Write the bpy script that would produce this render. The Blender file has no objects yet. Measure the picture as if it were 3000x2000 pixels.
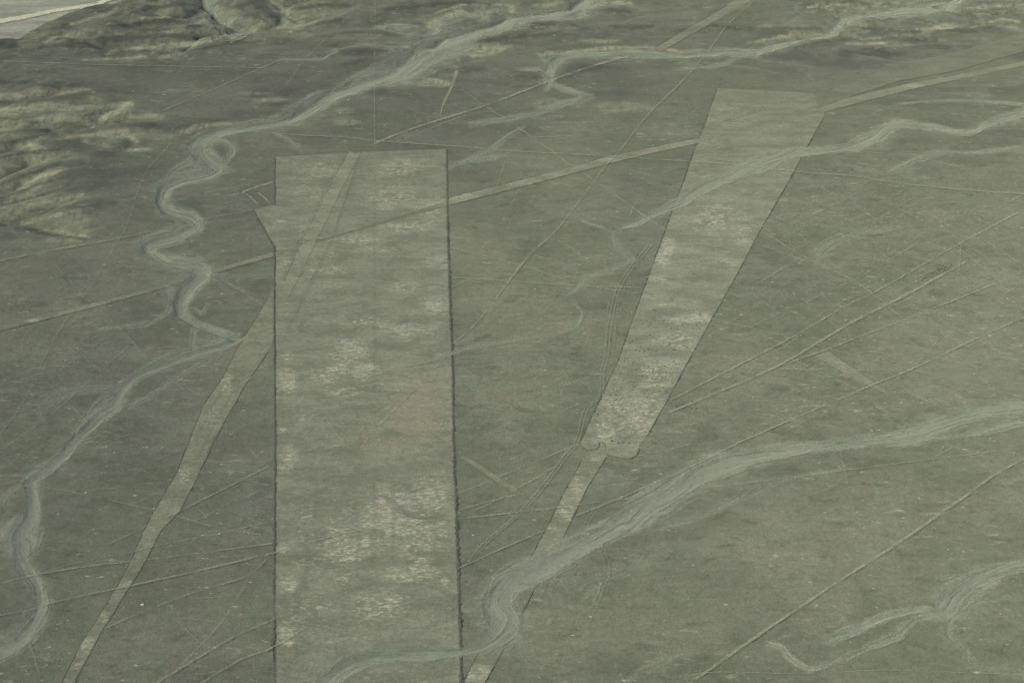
import bpy, math, random
import numpy as np
random.seed(7); rng = np.random.default_rng(7)
sc = bpy.context.scene
col = sc.collection

# ------------------------------------------------------------------ camera
CAM_H = 500.0
PITCH = math.radians(33.0)
LENS = 50.0
cam = bpy.data.cameras.new('camera'); cam.lens = LENS; cam.sensor_width = 36.0
cam.clip_start = 1.0; cam.clip_end = 60000.0
camo = bpy.data.objects.new('camera', cam); col.objects.link(camo)
camo.location = (0, 0, CAM_H); camo.rotation_euler = (math.pi/2 - PITCH, 0, 0)
sc.camera = camo

# ------------------------------------------------------------------ sky, sun, exposure
SUN_EL = math.radians(38.0)
SUN_AZ = math.radians(-105.0)       # measured clockwise from +Y: the sun stands to the left and a little behind
w = bpy.data.worlds.new('World'); sc.world = w; w.use_nodes = True
nt = w.node_tree; bg = nt.nodes['Background']
sky = nt.nodes.new('ShaderNodeTexSky'); sky.sky_type = 'NISHITA'; sky.sun_disc = False
sky.sun_elevation = SUN_EL; sky.sun_rotation = SUN_AZ; sky.dust_density = 4.0; sky.air_density = 1.0
nt.links.new(sky.outputs[0], bg.inputs[0]); bg.inputs[1].default_value = 0.12
sl = bpy.data.lights.new('sun', 'SUN'); sl.energy = 3.5; sl.angle = math.radians(2.0); sl.color = (1.0, 0.975, 0.80)
so = bpy.data.objects.new('sun', sl); col.objects.link(so)
sdir = np.array([math.sin(SUN_AZ)*math.cos(SUN_EL), math.cos(SUN_AZ)*math.cos(SUN_EL), math.sin(SUN_EL)])
from mathutils import Vector
so.rotation_euler = Vector(sdir).to_track_quat('Z', 'Y').to_euler(); so.location = (0, 0, 900)
sc.view_settings.view_transform = 'Standard'; sc.view_settings.look = 'None'
sc.view_settings.exposure = 0.06; sc.view_settings.gamma = 1.0
sc.cycles.transparent_max_bounces = 48
sc.cycles.max_bounces = 4; sc.cycles.diffuse_bounces = 2

# ------------------------------------------------------------------ survey: a traced point to a place on the ground
SP, CP = math.sin(PITCH), math.cos(PITCH)
FPX = LENS/36.0*2352.0
def at(x, y, z=0.0):
    x = np.asarray(x, float); y = np.asarray(y, float)
    a = (x-1176.0)/FPX; b = -(y-784.0)/FPX
    dx = a; dy = CP + b*SP; dz = -SP + b*CP
    t = (CAM_H - z)/(-dz)
    return dx*t, dy*t
def proj(X, Y, Z):
    d = Y*CP + (CAM_H - Z)*SP
    u = X; v = Y*SP + (Z-CAM_H)*CP
    return 1176.0 + FPX*u/d, 784.0 - FPX*v/d

# ------------------------------------------------------------------ noise
def hsh(ix, iy, s):
    n = (ix.astype(np.int64)*374761393 + iy.astype(np.int64)*668265263 + s*974634777) & 0x7fffffff
    n = ((n ^ (n >> 13))*1274126177) & 0x7fffffff
    return ((n ^ (n >> 16)) & 0xffff)/65535.0
def vn(x, y, s=0):
    ix = np.floor(x); iy = np.floor(y); fx = x-ix; fy = y-iy
    fx = fx*fx*fx*(fx*(fx*6-15)+10); fy = fy*fy*fy*(fy*(fy*6-15)+10)
    a = hsh(ix, iy, s); b = hsh(ix+1, iy, s); c = hsh(ix, iy+1, s); d = hsh(ix+1, iy+1, s)
    return (a+(b-a)*fx)+((c+(d-c)*fx)-(a+(b-a)*fx))*fy
def fbm(x, y, o=4, s=0):
    r = 0; a = 1; t = 0
    for i in range(o):
        ca, sa = math.cos(1.1*i), math.sin(1.1*i)
        r = r + a*vn((x*ca-y*sa)*2**i, (x*sa+y*ca)*2**i, s+i*17); t += a; a *= .5
    return r/t*2-1
def sstep(a, b, x):
    t = np.clip((x-a)/(b-a), 0, 1); return t*t*(3-2*t)

# ------------------------------------------------------------------ traced dry watercourses (x, y, width)
WASH = [
 # name, depth, strength, points
 ('main', 2.4, 1.0, [(1350,-30,50),(1334,8,40),(1310,30,20),(1230,40,16),(1167,46,20),(1134,66,16),(1080,80,24),(1030,92,56),(1005,112,44),(968,126,38),(938,150,38),(900,170,28),(850,184,18),(815,198,20),(767,216,14),(700,252,22),(650,274,18),(567,290,13),(500,302,16),(460,322,22),(455,345,24),(480,372,26),(495,390,24),(467,403,22),(417,413,20),(380,434,16),(370,463,15),(390,486,16),(433,500,18),(448,517,20),(400,541,22),(340,560,20),(338,578,14),(383,600,14),(455,610,24),(463,630,28),(433,657,28),(413,690,22),(415,720,14),(450,742,9),(500,760,9),(540,776,12)]),
 ('main', 1.4, .9, [(562,768,6),(540,780,12),(500,796,15),(400,826,17),(317,860,14),(287,886,14),(260,930,20),(217,966,16),(167,1016,15),(147,1045,15),(100,1082,17),(72,1106,18),(76,1145,20),(70,1185,26),(45,1232,46),(50,1295,24),(84,1342,20),(95,1388,26),(80,1428,27),(43,1468,28),(0,1492,32),(-60,1510,38)]),
 ('side', .8, .8, [(1090,95,8),(1070,110,12),(1040,122,14),(1000,138,12),(960,160,8)]),
 ('side', .8, .7, [(990,120,6),(930,142,10),(880,152,9),(830,170,8),(800,190,6)]),
 ('side', .8, .7, [(760,205,6),(735,218,9),(700,236,9),(670,262,6)]),
 ('side', .8, .8, [(1330,35,8),(1250,52,6),(1190,52,10),(1150,72,10),(1110,84,6)]),
 ('side', .5, .7, [(540,782,5),(483,823,5),(417,860,6),(383,883,9),(340,910,5),(290,936,4)]),
 ('side', .5, .7, [(443,740,8),(445,776,8),(437,812,9)]),
 ('side', .5, .6, [(380,652,6),(393,690,7),(383,720,7),(333,743,7),(220,757,4)]),
 ('side', .4, .45, [(273,890,8),(183,895,10),(117,920,10),(90,945,8),(100,975,5)]),
 ('side', .4, .5, [(245,905,5),(215,930,5),(175,985,5),(150,1030,4)]),
 ('side', .5, .8, [(475,330,6),(500,324,7),(527,333,8),(534,350,9),(512,374,9)]),
 ('side', .5, .6, [(455,366,10),(407,387,9),(372,425,7)]),
 ('side', .5, .6, [(60,1108,5),(25,1130,9),(8,1150,10),(12,1175,8)]),
 ('side', .4, .8, [(95,1215,6),(88,1240,10),(78,1275,5)]),
 ('side', .4, .5, [(480,690,4),(463,720,5),(440,700,4)]),
 ('side', 1.2, .8, [(640,137,3),(733,137,4),(757,124,4),(784,110,6),(834,104,7),(900,110,6),(990,114,10)]),
 ('side', 1.2, .8, [(850,62,4),(900,62,5),(970,63,6),(1000,74,8)]),
 ('side', 1.0, .8, [(862,68,4),(917,80,5),(975,88,6)]),
 ('side', 1.6, .9, [(1250,205,9),(1258,185,16),(1262,160,16),(1284,134,10),(1334,125,8),(1450,125,9),(1567,127,8),(1668,120,9),(1735,121,9),(1785,105,12),(1850,90,9),(1909,80,12),(1926,60,14),(1932,42,16),(2000,32,18),(2100,22,22),(2180,8,16),(2220,-15,18)]),
 ('side', .6, .6, [(1560,158,4),(1635,155,5),(1678,143,5),(1687,131,5),(1735,128,6)]),
 ('side', .6, .7, [(1190,160,4),(1250,160,7)]),
 ('side', .6, .7, [(1262,193,7),(1317,213,7),(1352,216,4)]),
 ('side', .6, .55, [(1235,125,3),(1250,145,6),(1262,158,6)]),
 ('side', .5, .6, [(1077,290,3),(1117,280,7),(1167,275,8),(1234,262,6),(1290,240,8),(1350,222,6)]),
 ('side', .4, .6, [(1200,292,3),(1151,323,4),(1127,347,10),(1068,370,5),(1025,390,6)]),
 ('side', .4, .6, [(1160,352,5),(1137,362,8),(1084,371,5),(1025,383,6)]),
 ('side', 1.0, .9, [(2400,240,14),(2351,260,12),(2285,280,13),(2241,300,9),(2201,305,7),(2135,293,9),(2068,285,12),(2041,295,15),(2018,313,16),(1985,327,18),(1951,340,11),(1885,348,9),(1818,353,15),(1751,377,20),(1701,397,20),(1651,417,16),(1601,443,13),(1568,464,12),(1517,487,10),(1465,512,9),(1420,524,6)]),
 ('side', .4, .5, [(1340,508,8),(1370,520,5),(1400,530,4)]),
 ('side', .3, .5, [(1408,530,4),(1411,550,8),(1427,577,11),(1453,596,12),(1417,616,9),(1357,640,8),(1334,662,12),(1300,679,4)]),
 ('side', .3, .5, [(1310,690,3),(1337,718,5),(1321,754,6),(1251,773,6),(1151,790,6),(1101,796,7),(1036,812,6),(997,830,5),(917,846,3)]),
 ('side', 1.2, .9, [(2420,930,24),(2352,937,22),(2250,947,22),(2150,975,26),(2100,1000,24),(2000,1012,14),(1900,1025,15),(1800,1040,20),(1700,1060,28),(1620,1085,38),(1560,1120,40),(1500,1160,36),(1420,1210,30),(1330,1255,30),(1270,1290,34),(1215,1322,38),(1165,1348,42),(1142,1390,46),(1155,1422,62),(1150,1455,52),(1105,1488,20),(1030,1500,12),(950,1500,22),(870,1506,20),(800,1528,24),(750,1565,28),(720,1620,30)]),
 ('side', .6, .8, [(2400,965,10),(2335,975,9),(2280,990,9),(2200,1003,7),(2110,1010,6)]),
 ('side', .5, .35, [(1960,1075,4),(1801,1102,8),(1701,1145,10),(1601,1190,12),(1517,1213,8)]),
 ('side', .5, .3, [(1480,1290,14),(1400,1320,20),(1330,1370,14)]),
 ('side', .5, .5, [(1138,1355,6),(1110,1374,4),(1080,1376,3)]),
 ('side', .3, .35, [(1040,1418,12),(1000,1430,9),(965,1452,5)]),
 ('side', .9, .85, [(2420,1285,16),(2352,1300,17),(2301,1312,21),(2251,1338,34),(2201,1368,40),(2175,1398,38),(2150,1412,20),(2118,1402,9),(2035,1417,13),(1968,1447,13),(1901,1470,11)]),
 ('side', .5, .7, [(2170,1410,20),(2118,1418,12),(2085,1434,13),(2058,1464,13),(1985,1492,10),(1901,1530,9),(1858,1537,8),(1815,1512,8),(1795,1488,8),(1755,1475,6)]),
 ('side', .4, .4, [(2180,1400,16),(2178,1462,14),(2218,1495,12),(2235,1528,14),(2352,1545,18),(2420,1550,20)]),
 ('side', .4, .4, [(1600,1500,6),(1517,1518,8),(1440,1560,8)]),
 ('side', .5, .5, [(2035,399,6),(2080,378,8),(2151,353,8),(2250,352,6),(2352,341,6)]),
 ('side', .3, .5, [(2061,240,4),(2200,233,4),(2370,243,6)]),
 ('side', .5, .45, [(1870,600,14),(1905,565,16),(1970,540,10),(2060,525,8)]),
 ('side', 2.0, 1.0, [(460,-20,20),(470,5,18),(483,33,24),(520,60,24),(565,78,12),(533,88,6),(467,98,5),(433,113,4)]),
 ('side', 1.5, .8, [(610,5,5),(630,22,8),(650,42,10),(640,62,6)]),
 ('side', .8, .6, [(360,133,4),(385,133,5),(430,115,4)]),
 ('side', .6, .5, [(625,305,4),(665,325,5),(695,350,5)]),
 ('side', 1.2, .5, [(2300,55,8),(2320,66,8),(2352,75,8)]),
]
# gullies of the eroded hills: reach w metres, depth in metres
GULLY = [
 # top-left range
 (16,12,[(470,-40),(470,5),(483,35),(520,62),(565,80),(530,92),(467,100),(433,116)]),
 (13,11,[(433,116),(380,112),(320,118),(250,124),(190,126)]),
 (12,9,[(433,116),(410,130),(360,137),(290,139),(230,142)]),
 (13,11,[(483,80),(440,72),(380,80),(300,84),(260,84)]),
 (12,10,[(470,35),(420,55),(360,42),(300,52),(240,45)]),
 (12,10,[(463,-5),(400,-3),(340,15),(280,18),(210,22)]),
 (14,9,[(620,5),(650,42),(640,62),(600,75),(565,82)]),
 (10,8,[(650,42),(700,60),(760,52),(800,40)]),
 (11,8,[(660,20),(700,10),(750,-8),(800,-20)]),
 (12,10,[(60,-30),(45,70),(42,118)]),
 (10,8,[(48,98),(90,92),(140,90),(175,100)]),
 (9,7,[(44,118),(100,112),(150,120)]),
 (9,5,[(640,62),(670,72),(690,80)]),
 # left range
 (9,6.5,[(-60,262),(0,252),(83,235),(150,220),(215,217)]),
 (9,6.5,[(-60,228),(0,205),(60,205),(120,195)]),
 (12,5.5,[(-60,305),(0,303),(100,305),(213,292),(236,262),(300,241)]),
 (8,5.5,[(213,292),(267,284),(365,281)]),
 (8,6.5,[(-60,372),(0,364),(50,348),(110,335)]),
 (8,6.5,[(-60,430),(0,415),(67,388),(150,385)]),
 (8,6.5,[(-60,465),(0,448),(50,430),(110,412)]),
 (8,6,[(-60,500),(0,480),(67,467),(167,448)]),
 (8,5.5,[(-60,525),(0,510),(100,497),(183,468)]),
 (9,6,[(120,312),(180,330),(240,346),(268,352)]),
 (7,4,[(268,352),(300,345),(340,343)]),
 (8,5,[(-40,535),(60,520),(140,545),(215,556)]),
 # banks of the big watercourse
 (12,8,[(1350,-40),(1334,8),(1310,30),(1230,40),(1167,46),(1134,66),(1080,80),(1024,95),(1000,112),(960,128)]),
 (9,5,[(1134,60),(1110,45),(1080,30)]),
 (9,5,[(1180,40),(1165,20),(1120,8)]),
 (8,4.5,[(1000,75),(970,58),(950,50)]),
 (9,3.2,[(960,128),(900,170),(815,198),(767,216),(700,252),(650,274),(567,290),(500,304),(450,320)]),
 (7,2.6,[(784,110),(834,106),(900,112),(990,116)]),
 (7,2.6,[(862,66),(917,76),(975,84)]),
 (8,3.5,[(1240,55),(1280,60),(1330,45),(1380,60)]),
 (7,2.5,[(1150,100),(1200,95),(1260,72),(1290,52)]),
 (6,2.0,[(1040,165),(1000,180),(960,190)]),
 # top-right broken ground
 (12,5,[(2230,-30),(2180,8),(2100,20),(2000,32),(1932,42),(1920,70),(1909,82)]),
 (8,4,[(1909,84),(1850,90),(1785,103),(1735,120)]),
 (9,6,[(2240,5),(2280,18),(2330,12),(2400,8)]),
 (8,6,[(2160,25),(2200,40),(2270,45),(2352,30),(2400,32)]),
 (8,5,[(1935,60),(1990,72),(2060,55),(2130,62),(2190,72)]),
 (8,4,[(1930,85),(1990,97),(2050,98),(2100,88)]),
 (7,4,[(2190,72),(2250,60),(2310,62),(2352,70)]),
 (7,4,[(2110,102),(2160,100),(2200,108)]),
 (7,4,[(1928,44),(1890,28),(1850,18)]),
 (8,5,[(2020,30),(2000,12),(1950,2),(1900,5)]),
 (7,3,[(1909,82),(1860,66),(1800,62)]),
 (6,1.8,[(1284,134),(1400,131),(1567,130),(1668,124)]),
 (6,2.0,[(1450,40),(1500,30),(1560,35)]),
]

# traced dark varnished crests, ridge shade painted in, and bare pale flanks (x, y, width)
CREST_SHADE = [
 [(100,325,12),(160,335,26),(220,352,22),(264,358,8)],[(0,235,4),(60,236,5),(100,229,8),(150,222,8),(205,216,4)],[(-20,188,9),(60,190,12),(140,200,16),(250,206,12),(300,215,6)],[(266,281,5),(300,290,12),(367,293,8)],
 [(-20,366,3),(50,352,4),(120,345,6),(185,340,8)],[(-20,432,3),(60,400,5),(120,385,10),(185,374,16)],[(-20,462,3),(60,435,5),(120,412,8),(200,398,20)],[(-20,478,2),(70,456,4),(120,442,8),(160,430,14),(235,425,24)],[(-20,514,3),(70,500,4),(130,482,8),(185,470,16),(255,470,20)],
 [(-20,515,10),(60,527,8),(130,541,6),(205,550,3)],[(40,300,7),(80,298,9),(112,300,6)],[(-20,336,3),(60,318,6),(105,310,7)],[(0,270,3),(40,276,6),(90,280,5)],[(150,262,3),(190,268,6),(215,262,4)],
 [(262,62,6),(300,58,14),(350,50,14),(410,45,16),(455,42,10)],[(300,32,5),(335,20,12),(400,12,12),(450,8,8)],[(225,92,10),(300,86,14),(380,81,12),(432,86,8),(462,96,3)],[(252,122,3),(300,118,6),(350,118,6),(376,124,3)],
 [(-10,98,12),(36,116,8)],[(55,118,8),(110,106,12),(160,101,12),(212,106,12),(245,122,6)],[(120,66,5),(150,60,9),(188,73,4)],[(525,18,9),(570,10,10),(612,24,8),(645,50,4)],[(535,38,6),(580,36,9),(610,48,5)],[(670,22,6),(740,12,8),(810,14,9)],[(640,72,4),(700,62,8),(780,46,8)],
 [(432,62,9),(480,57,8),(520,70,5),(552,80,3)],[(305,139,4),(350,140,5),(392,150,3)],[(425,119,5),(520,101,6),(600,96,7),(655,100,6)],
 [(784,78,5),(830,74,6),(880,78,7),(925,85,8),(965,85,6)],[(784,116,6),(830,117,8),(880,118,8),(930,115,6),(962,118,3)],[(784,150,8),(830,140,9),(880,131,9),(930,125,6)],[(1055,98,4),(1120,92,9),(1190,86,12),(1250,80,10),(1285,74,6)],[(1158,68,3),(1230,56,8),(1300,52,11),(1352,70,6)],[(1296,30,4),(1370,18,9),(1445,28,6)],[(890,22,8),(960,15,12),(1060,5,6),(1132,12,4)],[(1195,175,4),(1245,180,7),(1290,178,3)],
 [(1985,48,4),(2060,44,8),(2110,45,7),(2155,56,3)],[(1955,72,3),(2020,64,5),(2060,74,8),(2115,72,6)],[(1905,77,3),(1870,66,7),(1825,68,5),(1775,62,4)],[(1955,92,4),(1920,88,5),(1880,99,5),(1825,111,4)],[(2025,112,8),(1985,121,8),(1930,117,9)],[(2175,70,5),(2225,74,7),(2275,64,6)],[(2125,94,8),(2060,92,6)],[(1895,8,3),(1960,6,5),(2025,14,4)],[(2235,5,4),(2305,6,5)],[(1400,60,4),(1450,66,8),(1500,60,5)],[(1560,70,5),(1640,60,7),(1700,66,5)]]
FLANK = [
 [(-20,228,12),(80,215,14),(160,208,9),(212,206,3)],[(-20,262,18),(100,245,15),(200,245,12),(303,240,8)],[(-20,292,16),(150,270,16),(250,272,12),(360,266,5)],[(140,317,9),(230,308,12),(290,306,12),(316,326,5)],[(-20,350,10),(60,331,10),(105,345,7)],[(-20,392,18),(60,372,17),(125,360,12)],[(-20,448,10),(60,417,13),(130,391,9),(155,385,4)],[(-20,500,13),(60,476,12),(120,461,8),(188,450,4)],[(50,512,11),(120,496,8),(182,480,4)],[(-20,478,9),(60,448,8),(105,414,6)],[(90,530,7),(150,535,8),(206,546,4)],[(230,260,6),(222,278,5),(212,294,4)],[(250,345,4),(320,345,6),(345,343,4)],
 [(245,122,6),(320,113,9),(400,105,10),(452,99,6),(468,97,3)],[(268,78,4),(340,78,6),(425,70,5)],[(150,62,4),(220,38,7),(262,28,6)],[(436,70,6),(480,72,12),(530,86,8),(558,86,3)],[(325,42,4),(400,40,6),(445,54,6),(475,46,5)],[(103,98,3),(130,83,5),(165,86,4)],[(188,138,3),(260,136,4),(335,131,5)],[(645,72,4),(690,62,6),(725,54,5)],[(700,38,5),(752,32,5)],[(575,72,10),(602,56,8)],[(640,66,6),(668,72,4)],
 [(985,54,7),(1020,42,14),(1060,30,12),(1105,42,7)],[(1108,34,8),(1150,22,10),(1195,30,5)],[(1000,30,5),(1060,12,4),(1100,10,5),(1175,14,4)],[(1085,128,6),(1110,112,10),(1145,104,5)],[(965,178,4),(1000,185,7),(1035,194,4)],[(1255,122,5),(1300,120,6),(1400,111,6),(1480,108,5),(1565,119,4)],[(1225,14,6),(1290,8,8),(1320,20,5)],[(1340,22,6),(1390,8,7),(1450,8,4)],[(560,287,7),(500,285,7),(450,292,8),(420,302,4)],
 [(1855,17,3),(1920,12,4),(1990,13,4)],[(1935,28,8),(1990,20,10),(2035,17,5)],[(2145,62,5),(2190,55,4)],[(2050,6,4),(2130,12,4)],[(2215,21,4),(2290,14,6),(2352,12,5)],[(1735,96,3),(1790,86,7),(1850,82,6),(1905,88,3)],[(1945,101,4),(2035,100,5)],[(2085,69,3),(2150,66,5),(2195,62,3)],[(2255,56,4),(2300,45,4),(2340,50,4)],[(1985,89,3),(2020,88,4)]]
# ------------------------------------------------------------------ the terrain grid
DXM = 1.55
xs_in = np.arange(-640, 640.01, DXM)
ys = [380.0]
while ys[-1] < 1640: ys.append(ys[-1] + 1.15 + (ys[-1]-380)*0.0013)
ys_in = np.array(ys)
def grow(n=16, a=3.0, r=1.62):
    o = []; d = a; s = 0
    for i in range(n): s += d; d *= r; o.append(s)
    return np.array(o)
g = grow()
xs = np.concatenate([xs_in[0]-g[::-1], xs_in, xs_in[-1]+g])
yv = np.concatenate([ys_in[0]-g[::-1], ys_in, ys_in[-1]+g])
NX, NY = len(xs), len(yv)
X, Y = np.meshgrid(xs, yv)
far = np.maximum(np.abs(X)-640, 0) + np.maximum(Y-1640, 0) + np.maximum(380-Y, 0)
# slow swell of the plain
H = 1.5*fbm(X/190, Y/260, 3, 3) + 0.45*fbm(X/60, Y/34, 3, 11)
WX = X + 4.0*fbm(X/40, Y/40, 2, 21); WY = Y + 4.0*fbm(X/40, Y/40, 2, 31)
def window(px, py, r):
    i0 = np.searchsorted(xs, min(px)-r); i1 = np.searchsorted(xs, max(px)+r)
    j0 = np.searchsorted(yv, min(py)-r); j1 = np.searchsorted(yv, max(py)+r)
    return slice(max(j0,0), min(j1,NY)), slice(max(i0,0), min(i1,NX))
def polydist(px, py, A, B, r, extra=None):
    """distance field to a polyline and the interpolated extra value at the nearest point"""
    D = np.full(X.shape, 1e9, np.float32); E = np.zeros(X.shape, np.float32)
    for k in range(len(px)-1):
        sl_ = window(px[k:k+2], py[k:k+2], r)
        a = A[sl_]; b = B[sl_]
        if a.size == 0: continue
        dx = px[k+1]-px[k]; dy = py[k+1]-py[k]; L2 = dx*dx+dy*dy+1e-9
        t = np.clip(((a-px[k])*dx+(b-py[k])*dy)/L2, 0, 1)
        d = np.hypot(a-px[k]-t*dx, b-py[k]-t*dy)
        m = d < D[sl_]
        D[sl_] = np.where(m, d, D[sl_])
        if extra is not None: E[sl_] = np.where(m, extra[k]*(1-t)+extra[k+1]*t, E[sl_])
    return D, E
carve = np.zeros(X.shape)
rill = 1 + .22*fbm(X/9, Y/9, 2, 77)
for wd, dep, pts in GULLY:
    p = np.array(pts, float)
    px, py = at(p[:,0], p[:,1], -dep)
    n = len(px); e = np.full(n, 1.0); e[-1] = .35
    D, E = polydist(px, py, WX, WY, wd*6+8, e)
    c = dep*E*np.exp(-np.maximum(D*rill-1.5, 0)/wd)
    carve = np.maximum(carve, c)
# the left range and the top-left range stand against lower ground: tilt them
PX0, PY0 = proj(X, Y, 0*X)
H = H - carve
hill = np.exp(-((PX0-330)/330)**2 - ((PY0-60)/75)**2) + .8*np.exp(-((PX0-30)/190)**2-((PY0-360)/190)**2) + .7*np.exp(-((PX0-2200)/260)**2-((PY0-40)/60)**2) + .5*np.exp(-((PX0-1180)/260)**2-((PY0-50)/60)**2)
hill = np.clip(hill, 0, 1)
ridge = 1-np.abs(fbm((X+3*Y*.1)/75, Y/34, 2, 55))
def billow(x, y, o, s):
    r = 0; a = 1
    for i in range(o):
        ca, sa = math.cos(.35*i), math.sin(.35*i)
        r = r + a*np.abs(2*vn((x*ca-y*sa)*2**i, (x*sa+y*ca)*2**i, s+31*i)-1); a *= .52
    return r
SUBI = np.nonzero((PX0 > -150) & (PX0 < 2500) & (PY0 > -60) & (PY0 < 620) & (Y < 1640))
def stroke_field(lst, px, py, feather, sd):
    sx = px[SUBI]; sy = py[SUBI]; o = np.zeros(sx.shape)
    nz = .75*fbm(X[SUBI]/9, Y[SUBI]/14, 4, sd)
    for pp in lst:
        C = np.array(pp, float)
        x0, x1, y0, y1 = C[:,0].min()-50, C[:,0].max()+50, C[:,1].min()-40, C[:,1].max()+40
        m = np.nonzero((sx > x0) & (sx < x1) & (sy > y0) & (sy < y1))[0]
        if len(m) == 0: continue
        ax, ay = sx[m], sy[m]; q = np.full(len(m), 9.0)
        for k in range(len(C)-1):
            dx, dy = C[k+1,:2]-C[k,:2]; t = np.clip(((ax-C[k,0])*dx+(ay-C[k,1])*dy)/(dx*dx+dy*dy), 0, 1)
            w_ = (C[k,2]*(1-t)+C[k+1,2]*t)*.62
            q = np.minimum(q, np.hypot((ax-C[k,0]-t*dx)*.8, ay-C[k,1]-t*dy)/w_)
        o[m] = np.maximum(o[m], 1-sstep(.45, feather, q+nz[m]))
    out = np.zeros(px.shape); out[SUBI] = o; return out
crest_h = stroke_field(CREST_SHADE, PX0, PY0, 2.3, 1001); flank_h = stroke_field(FLANK, PX0, PY0, 2.0, 1002)
def blur(f, ax, rad):
    k = np.exp(-.5*(np.arange(-3*rad, 3*rad+1)/rad)**2); k /= k.sum(); o = np.zeros_like(f)
    for i, kk in enumerate(k): o += kk*np.roll(f, i-3*rad, axis=ax)
    return o
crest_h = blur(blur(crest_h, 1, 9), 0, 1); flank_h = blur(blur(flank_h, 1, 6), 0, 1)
xr, yr = X*math.cos(.28)+Y*math.sin(.28), -X*math.sin(.28)+Y*math.cos(.28)
qx = xr + 9*fbm(X/50, Y/50, 3, 720); qy = yr + 9*fbm(X/50, Y/50, 3, 730)
bl = billow(qx/75, qy/34, 4, 740)
topband = sstep(135, 45, PY0)*sstep(820, 1000, PX0)*(.45+.55*sstep(1750, 1900, PX0))
topband = np.maximum(topband, sstep(150, 60, PY0)*sstep(640, 760, PX0)*sstep(1500, 1250, PX0)*.6)
relief = np.clip(np.maximum(hill, topband*.75), 0, 1)
relief = np.where(PX0 > -2000, relief, 0)*sstep(1560, 1440, Y)
H = H + relief*(bl*(4.2+2.5*sstep(1000, 700, PX0)*sstep(200, 130, PY0))-1.6) + 4.2*crest_h - 1.8*flank_h + relief*.35*fbm(X/7, Y/7, 3, 91)
veins = relief*(1-sstep(.03, .30, bl))
# the low river plain in the far corner
rp = sstep(0, 26, (92-PX0*.345)-PY0) * sstep(640, 300, PX0)
H = H*(1-rp) - 13*rp
# shallow washes
washmask = np.zeros(X.shape); halo = np.zeros(X.shape)
hz = .5*fbm(X/26, Y/26, 4, 808)
for nm, dep, st, pts in WASH:
    p = np.array(pts, float)
    px, py = at(p[:,0], p[:,1], 0)
    qx, qy = at(p[:,0], p[:,1]+p[:,2]*.5, 0); qx2, qy2 = at(p[:,0]+p[:,2]*.5, p[:,1], 0)
    half = (np.hypot(qx-px, qy-py)*np.abs(np.gradient(p[:,0])) + np.hypot(qx2-px, qy2-py)*np.abs(np.gradient(p[:,1])))/(np.abs(np.gradient(p[:,0]))+np.abs(np.gradient(p[:,1])))
    D, E = polydist(px, py, WX*.3+X*.7, WY*.3+Y*.7, half.max()*3.0+8, half)
    q = D/np.maximum(E, .5)
    m = 1-sstep(.25, 1.75, q)
    washmask = np.maximum(washmask, m*st)
    halo = np.maximum(halo, st*(1-sstep(.6, 3.0, q+hz*2.2)))
    H = H - .75*dep*m*(1-.6*np.clip(carve/6, 0, 1))
H = H + .10*fbm(X/5, Y/5, 3, 5)
H = np.where(far > 0, H*np.exp(-far/60), H)

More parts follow.
